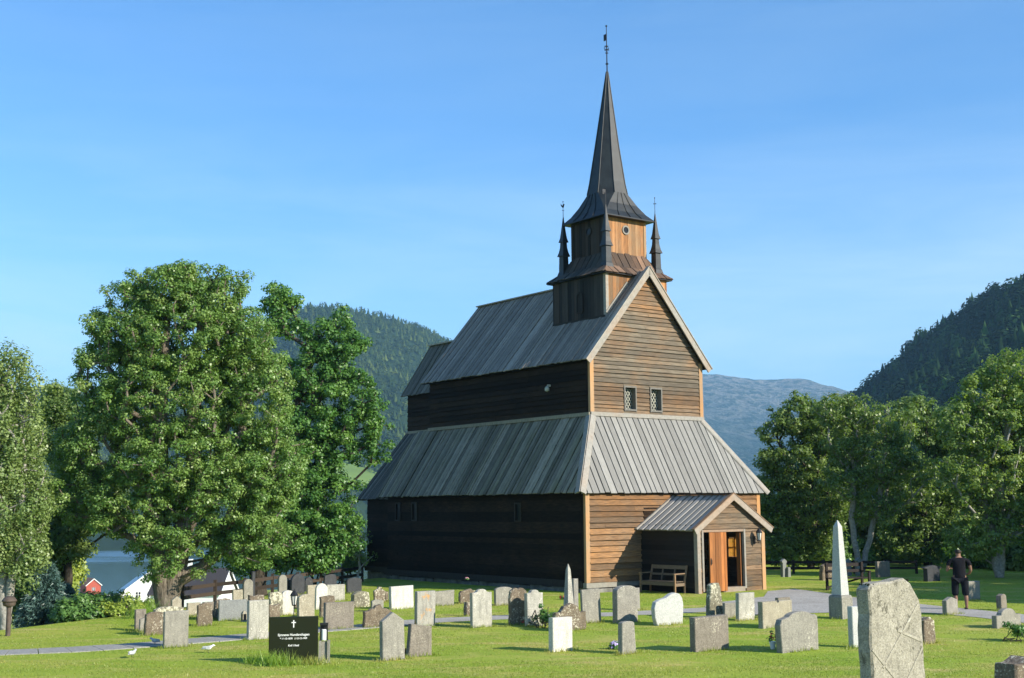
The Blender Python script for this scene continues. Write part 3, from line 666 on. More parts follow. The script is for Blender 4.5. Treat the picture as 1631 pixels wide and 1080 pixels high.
mb = MB(); mb.bar((Cw - h1 - .05, TS - h1, zr_(Cw - h1) - .02), (Cw - h1 - .05, TS + h1, zr_(Cw - h1) - .02), .05, .09, tone=.4); mb.build('tower_trim', M['tower_side'], church)
# blind arched window on tower side
mb = MB(); yy = TS - .1; xx = Cw - h1 - .055
arc = [(yy + .16 * math.cos(t_), 11.05 + .16 * math.sin(t_)) for t_ in np.linspace(0, math.pi, 9)]
pth = [(yy + .16, 10.42)] + arc + [(yy - .16, 10.42), (yy + .16, 10.42)]
for (a, b), (c, d) in zip(pth[:-1], pth[1:]): mb.bar((xx, a, b), (xx, c, d), .06, .045, up=(1, 0, 0), tone=.6)
bw = mb.build('window', M['wood_porch_side'], church)
mb = MB(); mb.box(Cw - h1 - .052, Cw - h1 - .046, yy - .14, yy + .14, 10.44, 11.15, .3); mb.build('shutter', M['tower_side'], bw)
# skirt roof between the stages
def sqring(h, z): return [(Cw - h, TS - h, z), (Cw + h, TS - h, z), (Cw + h, TS + h, z), (Cw - h, TS + h, z)]
def flare(mb, prof, tone=.4):
    rr = [sqring(h, z) for h, z in prof]; mb.loft(rr, tone)
def skirt_face(mb, k, prof, zone, wd=.33):
    ang = k * math.pi / 2
    for (ha, za), (hb, zb) in zip(prof[:-1], prof[1:]):
        l = math.hypot(ha - hb, zb - za); n = (0, -(zb - za), (ha - hb))
        Q = plane3((-ha, -ha, za), (1, 0, 0), (0, (ha - hb) / l, (zb - za) / l), n)
        rot = lambda p: Vector((Cw + p.x * math.cos(ang) - p.y * math.sin(ang), TS + p.x * math.sin(ang) + p.y * math.cos(ang), p.z))
        PP = lambda a, b, n_, Q=Q: rot(Q(a, b, n_))
        st = random.getstate(); 
        planks(mb, PP, .03, 2 * ha - .03, 0 if za < 12 else -.02, lambda a: min(l, a / max(ha - hb, 1e-3) * l, (2 * ha - a) / max(ha - hb, 1e-3) * l), wd, .035, .022, .02, zone=lambda a: zone, ragged=.025 if za < 12 else 0)
pr = [(1.80, 11.80), (1.40, 12.12), (.98, 12.80)]
mb = MB(); flare(mb, [(1.77, 11.76), (1.75, 11.80), (1.37, 12.11), (.96, 12.79)], 0); und = mb
mb = MB(); skirt_face(mb, 0, pr, .55); skirt_face(mb, 1, pr, .4); skirt_face(mb, 2, pr, .1); skirt_face(mb, 3, pr, .1)
sk = mb.build('skirt_roof', M['skirt'], church); und.build('underlay', M['shingle'], sk)
# belfry
h2 = 1.0
def annulus(mb, c, ux, uz, nn, r0, r1, th, n=20, tone=.5):
    c = Vector(c); ux = Vector(ux); uz = Vector(uz); nn = Vector(nn)
    for k_ in range(n):
        a, b = 2 * math.pi * k_ / n, 2 * math.pi * (k_ + 1) / n
        P_ = lambda r, t_, h: c + ux * r * math.cos(t_) + uz * r * math.sin(t_) + nn * h
        mb.hexa([P_(r0, a, 0), P_(r1, a, 0), P_(r1, b, 0), P_(r0, b, 0), P_(r0, a, th), P_(r1, a, th), P_(r1, b, th), P_(r0, b, th)], tone)
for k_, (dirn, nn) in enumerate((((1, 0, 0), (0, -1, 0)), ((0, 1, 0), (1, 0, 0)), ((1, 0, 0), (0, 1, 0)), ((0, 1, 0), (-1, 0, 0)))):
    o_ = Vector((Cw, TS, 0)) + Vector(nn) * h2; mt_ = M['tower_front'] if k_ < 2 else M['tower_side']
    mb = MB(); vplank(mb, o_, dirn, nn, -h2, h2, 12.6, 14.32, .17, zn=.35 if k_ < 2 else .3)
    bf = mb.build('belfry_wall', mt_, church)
    if k_ in (0, 3):
        cc = o_ + Vector(nn) * .046 + Vector((0, 0, 13.72)) + Vector(dirn) * (-.02)
        mb = MB(); annulus(mb, cc, dirn, (0, 0, 1), nn, .125, .185, .03); q = mb.build('round_window', M['trim'] if k_ == 0 else M['tower_side'], church)
        mb = MB(); n_ = 16; mb.poly([cc + Vector(nn) * .004 + Vector(dirn) * .127 * math.cos(2 * math.pi * j / n_) + Vector((0, 0, 1)) * .127 * math.sin(2 * math.pi * j / n_) for j in range(n_)]); mb.build('pane', M['glass'], q, recalc=False)
for ax, ay in ((-1, -1), (1, -1), (1, 1), (-1, 1)):
    mb = MB(); mb.box(Cw + ax * 1.0 - .06, Cw + ax * 1.0 + .06, TS + ay * 1.0 - .06, TS + ay * 1.0 + .06, 12.7, 14.3, .6, .5); mb.build('belfry_post', M['post'] if ay < 0 and ax > 0 else M['tower_side'], church)
# spire: square flared skirt turning into an octagon
def octa(r, z, f=.4142, lean=0.):
    # r = half width across flats; f = half length of each side facing the axes (fraction of r)
    a = f * r; p = [(-a, -r), (a, -r), (r, -a), (r, a), (a, r), (-a, r), (-r, a), (-r, -a)]
    return [(Cw + x + lean, TS + y, z) for x, y in p]
mb = MB()
mb.loft([octa(1.33, 14.15, .985), octa(1.31, 14.20, .985), octa(1.10, 14.45, .93), octa(.93, 14.80, .78), octa(.80, 15.28, .4142), octa(.70, 15.75, .4142), octa(.46, 17.35, .4142, .02), octa(.22, 19.1, .4142, .06), octa(.035, 20.5, .4142, .09)], .5)
spire = mb.build('spire', M['shingle'], church)
mb = MB()
tops = [(1.33, 14.20, .985), (1.11, 14.45, .93), (.94, 14.80, .78), (.81, 15.28, .4142), (.71, 15.75, .4142), (.47, 17.35, .4142), (.23, 19.1, .4142), (.04, 20.5, .4142)]
lean = [0, 0, 0, 0, 0, .02, .06, .09]
for c_ in range(8):
    pts = [octa(r, z, f, l_)[c_] for (r, z, f), l_ in zip(tops, lean)]
    mb.tube(pts[3:], [.018] * 5, 5)
for sd in range(4):     # standing seams on the flared skirt
    for fr in (-.45, 0, .45):
        pts = []
        for r, z, f in tops[:4]:
            a = fr * r * f * 1.0; p = [(a, -r), (r, a), (-a, r), (-r, -a)][sd]; pts.append((Cw + p[0], TS + p[1], z + .01))
        mb.tube(pts, .016, 5)
mb.build('seams', M['shingle'], spire)
mb = MB(); tx = Cw + .09
mb.tube([(tx, TS, 20.4), (tx, TS, 22.45)], [.028, .014], 6); mb.lathe([(.01, 20.78), (.07, 20.84), (.01, 20.9)], tx, TS, 8); mb.lathe([(.005, 22.40), (.05, 22.45), (.005, 22.5)], tx, TS, 8)
for z_, l_ in ((21.45, .13), (21.58, .09), (21.3, .07)):
    mb.tube([(tx - l_, TS, z_), (tx + l_, TS, z_)], .014, 5); mb.tube([(tx, TS - l_, z_), (tx, TS + l_, z_)], .014, 5)
for q in range(8):
    a = q * math.pi / 4; mb.tube([(tx + .12 * math.cos(a), TS + .02, 21.5 + .12 * math.sin(a)), (tx + .12 * math.cos(a + .785), TS + .02, 21.5 + .12 * math.sin(a + .785))], .01, 4)
mb.box(tx - .008, tx + .008, TS, TS + .17, 21.85, 22.12); mb.build('weather_vane', M['iron'], spire)
# corner pinnacles
def pinnacle(ax, ay, vane):
    x, y = Cw + .04 + ax * 1.30, TS + ay * 1.30
    def sq(h, z, rot=0): return [(x + sx_ * h, y + sy_ * h, z) for sx_, sy_ in ((-1, -1), (1, -1), (1, 1), (-1, 1))]
    mb = MB(); mb.loft([sq(.22, 12.0), sq(.165, 12.22), sq(.14, 12.28), sq(.128, 12.92)], .5)
    mb.loft([sq(.19, 12.90), sq(.185, 12.92), sq(.14, 13.06), sq(.105, 13.26), sq(.092, 13.50)], .5)
    mb.loft([sq(.145, 13.48), sq(.14, 13.50), sq(.10, 13.66), (sq(.07, 13.92)), sq(.008, 14.56)], .5)
    p = mb.build('pinnacle', M['shingle'], church)
    mb = MB(); mb.tube([(x, y, 14.45), (x, y, 15.15)], [.014, .008], 5); mb.lathe([(.004, 15.13), (.03, 15.16), (.004, 15.19)], x, y, 6)
    if vane == 'cross': mb.tube([(x - .08, y, 14.92), (x + .08, y, 14.92)], .01, 4); mb.tube([(x, y - .08, 14.92), (x, y + .08, 14.92)], .01, 4)
    elif vane == 'flag': mb.box(x - .15, x, y - .006, y + .006, 15.0, 15.13); mb.box(x - .15, x - .06, y - .006, y + .006, 14.93, 14.995)
    else:   # cockerel
        prof = [(-.10, 14.97), (-.12, 15.06), (-.05, 15.0), (.0, 15.0), (.03, 15.08), (.08, 15.06), (.05, 15.0), (.04, 14.93), (-.03, 14.91)]
        mb.loft([[(x + a, y - .006, b) for a, b in prof], [(x + a, y + .006, b) for a, b in prof]])
        mb.tube([(x - .06, y, 14.8), (x + .06, y, 14.8)], .01, 4)
    mb.build('weather_vane', M['iron'], p)
pinnacle(-1, -1, 'flag'); pinnacle(1, -1, 'cross'); pinnacle(-1, 1, 'cock'); pinnacle(1, 1, 'cross')

# porch
pl, prr, pc, pf = 2.55, 5.8, 4.18, -2.82
mb = MB()
def zfp(z, u): return max(0, min(1, .24 + random.uniform(-.06, .08)))
dr = [(2.72, 4.86, -1, 2.14)]
clapboard(mb, (0, pf, 0), (1, 0, 0), (0, -1, 0), (-.02, 2.12), const(pl + .1), const(prr - .12), .185, .035, holes=dr, zonef=zfp)
psl = (3.3 - 2.12) / (6.08 - pc)
clapboard(mb, (0, pf - .02, 0), (1, 0, 0), (0, -1, 0), (2.14, 3.12), lambda z: max(pl - .1, pc - (3.2 - z) / psl), lambda z: min(prr + .1, pc + (3.2 - z) / psl), .185, .035, zonef=zfp)
mb.build('porch_front_wall', M['wood_front'], church)
mb = MB(); clapboard(mb, (pl, 0, 0), (0, 1, 0), (-1, 0, 0), (.0, 2.3), const(pf + .13), const(-.03), .185, .04)
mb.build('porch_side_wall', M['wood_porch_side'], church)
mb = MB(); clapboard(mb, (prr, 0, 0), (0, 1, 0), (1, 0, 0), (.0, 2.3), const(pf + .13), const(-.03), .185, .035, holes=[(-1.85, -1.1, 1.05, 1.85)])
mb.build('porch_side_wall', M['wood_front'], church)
# lit side window of the porch
mb = MB()
for y0, y1, z0, z1 in ((-1.85, -1.79, 1.05, 1.85), (-1.16, -1.1, 1.05, 1.85), (-1.788, -1.162, 1.05, 1.11), (-1.788, -1.162, 1.79, 1.85), (-1.49, -1.46, 1.112, 1.788), (-1.788, -1.492, 1.44, 1.46), (-1.458, -1.162, 1.44, 1.46)): mb.box(prr - .03, prr + .05, y0, y1, z0, z1, .5, .8)
q = mb.build('window', M['post'], church)
mb = MB(); mb.box(prr, prr + .006, -1.78, -1.17, 1.12, 1.78)
t = NT('amber_glass'); tr = t.n('BsdfTranslucent'); tr.inputs[0].default_value = (.6, .42, .18, 1); gl_ = t.n('BsdfTransparent'); gl_.inputs[0].default_value = (1, .8, .4, 1); mx = t.n('MixShader'); mx.inputs[0].default_value = .5
t.l(tr.outputs[0], mx.inputs[1]); t.l(gl_.outputs[0], mx.inputs[2]); t.l(mx.outputs[0], t.out.inputs[0]); M['amber'] = t.m
mb.build('pane', M['amber'], q)
mb = MB(); mb.box(pl - .05, pl + .10, pf - .05, pf + .12, -.1, 2.13, .7, .15); mb.build('corner_post', M['trim'], church)
mb = MB(); mb.box(prr - .12, prr + .05, pf - .05, pf + .12, -.02, 2.13, .8, .5); mb.build('corner_post', M['post'], church)
mb = MB(); mb.box(pl + .1, prr - .1, pf + .15, -.05, -.12, .03, .4, .2); mb.build('porch_floor', M['bench'], church)
mb = MB(); mb.box(2.9, 5.0, -1.72, -1.0, .03, .04); mb.box(pl + .12, prr - .12, -.06, -.035, .03, 2.9, .2, .6); mb.build('inner_wall', M['wood_tar'], church)
mb = MB()
mb.box(4.78, 4.86, pf - .055, pf + .05, .1, 2.13, .6, .15); mb.box(2.72, 2.80, pf - .055, pf + .05, .05, 2.13, .6, .1)
mb.box(2.805, 4.775, pf - .05, pf + .04, 2.05, 2.13, .6, .6); mb.build('door_frame', M['trim'], church)
mb = MB(); mb.box(3.70, 4.775, pf - .06, pf + .25, -.02, .16, .6, .4); mb.build('threshold', M['trim'], church)
mb = MB(); vplank(mb, (0, pf - .07, 0), (1, 0, 0), (0, -1, 0), 3.02, 3.84, .05, 2.04, .16, .035, zn=.6); d1 = mb.build('door', M['door'], church)
mb = MB(); mb.tube([(3.07, pf - .13, .98), (3.07, pf - .16, .98), (3.07, pf - .16, 1.12), (3.07, pf - .13, 1.12)], .012, 6); mb.box(3.045, 3.095, pf - .115, pf - .1, .93, 1.17); mb.build('handle', M['iron'], d1)
mb = MB(); vplank(mb, (4.74, pf, 0), (0, 1, 0), (-1, 0, 0), .06, .26, .17, 2.04, .10, .035, zn=.7); mb.build('door', M['door'], church)
# furniture glimpsed in the porch
mb = MB(); mb.box(4.0, 4.6, -.75, -.35, .86, .92); [mb.box(a, a + .05, b, b + .05, .04, .86) for a in (4.0, 4.55) for b in (-.75, -.40)]
st_ = mb.build('stand', M['lead'], church)
mb = MB(); mb.box(3.9, 4.65, -.2, -.1, 1.0, 1.3, .5, .8); mb.build('shelf', M['door'], church)
mb = MB(); mb.box(pl - .12, pl + .45, pf - .16, pf + .2, -.35, -.03); mb.box(4.4, prr + .12, pf - .10, pf + .1, -.3, -.03); mb.box(prr - .4, prr + .1, pf + .12, -.1, -.3, -.03); mb.box(pl - .05, pl + .2, pf + .22, -.1, -.3, -.06)
mb.build('porch_footing', M['concrete'], church, bevel=.02)
pe = 1.9; lp = math.hypot(pe, 3.3 - 2.12)
for sg in (1, -1):
    Pp = plane3((pc - sg * pe, -3.0, 2.12), (0, 1, 0), (sg * pe / lp, 0, (3.3 - 2.12) / lp), (-sg * (3.3 - 2.12), 0, pe))
    mb = MB(); planks(mb, Pp, .13, 2.98, 0, lambda a: lp, .30, .12, .03, .0, zone=lambda a: 0)
    un = MB(); planks(un, lambda a, b, n: Pp(a, b, n - .03), .13, 2.98, .0, lambda a: lp, .33, .01, .024, .0)
    q = mb.build('porch_roof', M['roof_porch'], church); un.build('underlay', M['roof_low'], q)
    mb = MB(); mb.hexa([Pp(-.03, -.03, -.14), Pp(.02, -.03, -.14), Pp(.02, -.03, .06), Pp(-.03, -.03, .06), Pp(-.03, lp - .09, -.14), Pp(.02, lp - .09, -.14), Pp(.02, lp + .04, .06), Pp(-.03, lp + .04, .06)], .8, .25)
    mb.hexa([Pp(-.05, -.04, .062), Pp(.11, -.04, .062), Pp(.11, lp + .04, .062), Pp(-.05, lp + .04, .062), Pp(-.05, -.04, .085), Pp(.11, -.04, .085), Pp(.11, lp + .05, .085), Pp(-.05, lp + .05, .085)], .4, .9)
    mb.build('bargeboard', M['trim'], church)
    mb = MB(); mb.hexa([Pp(2.86, -.02, .04), Pp(3.0, -.02, .04), Pp(3.0, lp, .04), Pp(2.86, lp, .04), Pp(2.86, -.02, .075), Pp(3.0, -.02, .075), Pp(3.0, lp, .075), Pp(2.86, lp, .075)], .9, 0); mb.build('flashing_board', M['trim'], church)
mb = MB(); mb.bar((pc, -2.98, 3.37), (pc, -.05, 3.37), .22, .04, tone=.2, zone=.2); mb.build('ridge_cap', M['brown_wood'], church)
# wall lantern right of the door
mb = MB(); lx, ly, lz = 5.33, pf - .26, 1.88
def lantern_geo(mb, gl, x, y, z, s=1.):
    def hx(r, zz): return [(x + r * s * math.cos(k_ * math.pi / 3), y + r * s * math.sin(k_ * math.pi / 3), z + zz * s) for k_ in range(6)]
    mb.loft([hx(.12, .12), hx(.125, .135), hx(.06, .24), hx(.02, .27), hx(.008, .33)]); mb.loft([hx(.05, -.18), hx(.07, -.16), hx(.065, -.145)])
    for k_ in range(6):
        a = k_ * math.pi / 3; mb.bar((x + .105 * s * math.cos(a), y + .105 * s * math.sin(a), z + .12 * s), (x + .06 * s * math.cos(a), y + .06 * s * math.sin(a), z - .15 * s), .012 * s, .012 * s)
    gl.loft([hx(.055, -.145), hx(.098, .118)])
gm = MB(); lantern_geo(mb, gm, lx, ly, lz, .95)
mb.tube([(lx, ly, lz - .16), (lx, ly - .01, lz - .24), (lx, pf - .05, lz - .22)], .013, 6); mb.tube([(lx, ly, lz - .24), (lx, pf - .1, lz - .1), (lx, pf - .04, lz - .05)], .01, 6); mb.box(lx - .04, lx + .04, pf - .055, pf - .04, lz - .28, lz)
q = mb.build('wall_lantern', M['iron'], church)
M['lampglass'] = NT('frosted_lamp_glass').pbr((.55, .55, .5), .25, None, .5); gm.build('lamp_glass', M['lampglass'], q)

# ------------------------------------------------------------------ gravestones
def outline(kind, w, h):
    w2 = w / 2; P_ = []
    def arc(cx, cz, rx, rz, a0, a1, n=10): return [(cx + rx * math.cos(a), cz + rz * math.sin(a)) for a in np.linspace(a0, a1, n)]
    if kind == 'rect': P_ = [(-w2, 0), (w2, 0), (w2, h), (-w2, h)]
    elif kind == 'slant': P_ = [(-w2, 0), (w2, 0), (w2, h), (-w2, h * .9)]
    elif kind == 'fall': P_ = [(-w2, 0), (w2, 0), (w2 * .86, h * .95), (-w2 * .9, h)]
    elif kind == 'taper': P_ = [(-w2, 0), (w2, 0)] + arc(0, h * .93, w2 * .84, h * .07, 0, math.pi, 8)
    elif kind == 'round': r = min(w2, h * .5); P_ = [(-w2, 0), (w2, 0)] + arc(0, h - r, w2, r, 0, math.pi, 14)
    elif kind == 'seg': r = h * .16; P_ = [(-w2, 0), (w2, 0)] + arc(0, h - r, w2, r, 0, math.pi, 14)
    elif kind == 'gable': P_ = [(-w2, 0), (w2, 0), (w2 * .98, h * .82), (0, h), (-w2 * .98, h * .82)]
    elif kind == 'ogee': s = h * .91; P_ = [(-w2, 0), (w2, 0), (w2, s), (w2 * .72, s)] + arc(0, s + h * .01, w2 * .5, h * .08, .15, math.pi - .15, 8) + [(-w2 * .72, s), (-w2, s)]
    elif kind == 'dome': s = h * .66; P_ = [(-w2, 0), (w2, 0), (w2, s), (w2 * .62, s)] + arc(0, s, w2 * .60, h - s, 0.05, math.pi - .05, 10) + [(-w2 * .62, s), (-w2, s)]
    elif kind == 'cross': s = h * .72; P_ = [(-w2, 0), (w2, 0), (w2, s), (w2 * .7, s + .03), (w2 * .55, s + h * .12), (w2 * .3, s + h * .14), (w2 * .2, h), (-w2 * .2, h), (-w2 * .3, s + h * .14), (-w2 * .55, s + h * .12), (-w2 * .7, s + .03), (-w2, s)]
    elif kind == 'wavy': s = h * .86; P_ = [(-w2 * .93, 0), (w2 * .96, 0), (w2, h * .6), (w2 * .98, s - .02), (w2 * .86, s + .03)] + arc(w2 * .08, s, w2 * .62, h * .14, .2, math.pi - .2, 10) + [(-w2 * .72, s - .0), (-w2 * .9, s - .02), (-w2, h * .7)]
    elif kind == 'heart': P_ = [(-w2 * .72, 0), (w2 * .88, 0), (w2 * .98, h * .35), (w2, h * .6), (w2 * .93, h * .82), (w2 * .75, h * .95), (w2 * .45, h), (w2 * .15, h * .97), (-w2 * .2, h * .86), (-w2 * .62, h * .82), (-w2 * .9, h * .75), (-w2, h * .55), (-w2 * .96, h * .25)]
    elif kind == 'rough': P_ = [(-w2, 0), (w2, 0), (w2 * 1.02, h * .5), (w2 * .93, h * .88), (w2 * .6, h * .97), (w2 * .1, h), (-w2 * .5, h * .93), (-w2 * .92, h * .88), (-w2 * 1.02, h * .4)]
    elif kind == 'tallrough': P_ = [(-w2, 0), (w2 * .98, 0), (w2 * .85, h * .5), (w2 * .62, h * .86), (w2 * .4, h * .98), (-w2 * .4, h), (-w2 * .78, h * .93), (-w2 * .9, h * .5)]
    elif kind == 'big': P_ = [(-w2, 0), (w2, 0), (w2, h * .72), (w2 * .93, h * .84), (w2 * .62, h * .955), (w2 * .35, h), (-w2 * .2, h * .99), (-w2 * .85, h * .975), (-w2, h * .93)]
    elif kind == 'step': P_ = [(-w2, 0), (w2, 0), (w2, h * .94), (w2 * .4, h), (-w2 * .5, h * .96), (-w2, h * .9)]
    elif kind == 'cap': P_ = [(-w2 * .7, 0), (w2 * .7, 0), (w2 * .7, h * .78), (w2, h * .82), (w2 * .9, h * .88), (0, h), (-w2 * .9, h * .88), (-w2, h * .82), (-w2 * .7, h * .78)]
    return P_
RS_ = random.Random(3)
def stone_mesh(mb, kind, w, h, th, roughness=0.):
    P_ = outline(kind, w, h)
    # resample long edges so rough stones get an uneven outline
    Q = []
    for (a, b), (c, d) in zip(P_, P_[1:] + P_[:1]):
        l = math.hypot(c - a, d - b); n = max(1, int(l / .12)) if roughness > 0 else 1
        for k_ in range(n):
            f_ = k_ / n; Q.append((a + (c - a) * f_ + RS_.gauss(0, roughness) * (1 if b + d > .02 else 0), b + (d - b) * f_ + (RS_.gauss(0, roughness) if b + d > .02 else 0)))
    Q = [(a, b - .15 if b < .001 else b) for a, b in Q]
    be = .012 if roughness == 0 else .02
    cx_ = 0; cz_ = h / 2
    def ins(q, e): a, b = q; return (a * (1 - e / (w / 2)), cz_ + (b - cz_) * (1 - e / (h / 2)))
    r0 = [(a, -th / 2, b) for a, b in (ins(q, be) for q in Q)]; r1 = [(a, -th / 2 + be, b) for a, b in Q]
    r2 = [(a, th / 2 - be, b) for a, b in Q]; r3 = [(a, th / 2, b) for a, b in (ins(q, be) for q in Q)]
    if roughness > 0:
        r1 = [(a, b + RS_.gauss(0, roughness * .5), c) for a, b, c in r1]
    mb.loft([r0, r1, r2, r3])
GY = 36.86
def gravestone(x0, x1, yt, yb, kind, mt, label, side=.12, yaw=None, lean=0., back=0., rough=None, gz=0., plinth=None, cat='gravestone', name='gravestone'):
    c = (x0 + x1) / 2; p = ground_at(c, yb, gz); d = p.y
    yaw = GY + RS_.uniform(-4, 4) if yaw is None else yaw
    phi = math.degrees(math.atan2(p.x, p.y)); rel = R(yaw + phi)
    wpx = (x1 - x0) * d / F_PX; w = max(.12, (wpx - side * abs(math.sin(rel))) / math.cos(rel))
    h = (yb - yt) * d / F_PX * 1.01
    rough = {'brown': .012, 'lich': .014}.get(mt, 0.) if rough is None else rough
    mb = MB(); stone_mesh(mb, kind, w, h, side, rough)
    # pushed back so that its near face stands at the pixel's ground point
    o = mb.build(name, ST[mt])
    o.location = p; o.rotation_euler = (R(back), R(lean), R(yaw))
    tag(o, label, cat, 'gravestones in the churchyard')
    if plinth:
        root = empty(name, p, R(yaw)); tag(root, label, cat, 'gravestones in the churchyard')
        for k_ in ('label', 'category', 'group'): del o[k_]
        o.name = 'slab'; o.parent = root; o.location = (0, 0, 0); o.rotation_euler = (R(back), R(lean), 0)
        pb = MB(); pb.box(-w / 2 - plinth, w / 2 + plinth, -side / 2 - plinth, side / 2 + plinth, -.1, .05); pb.build('plinth', ST[mt], root, bevel=.012)
        return root
    return o
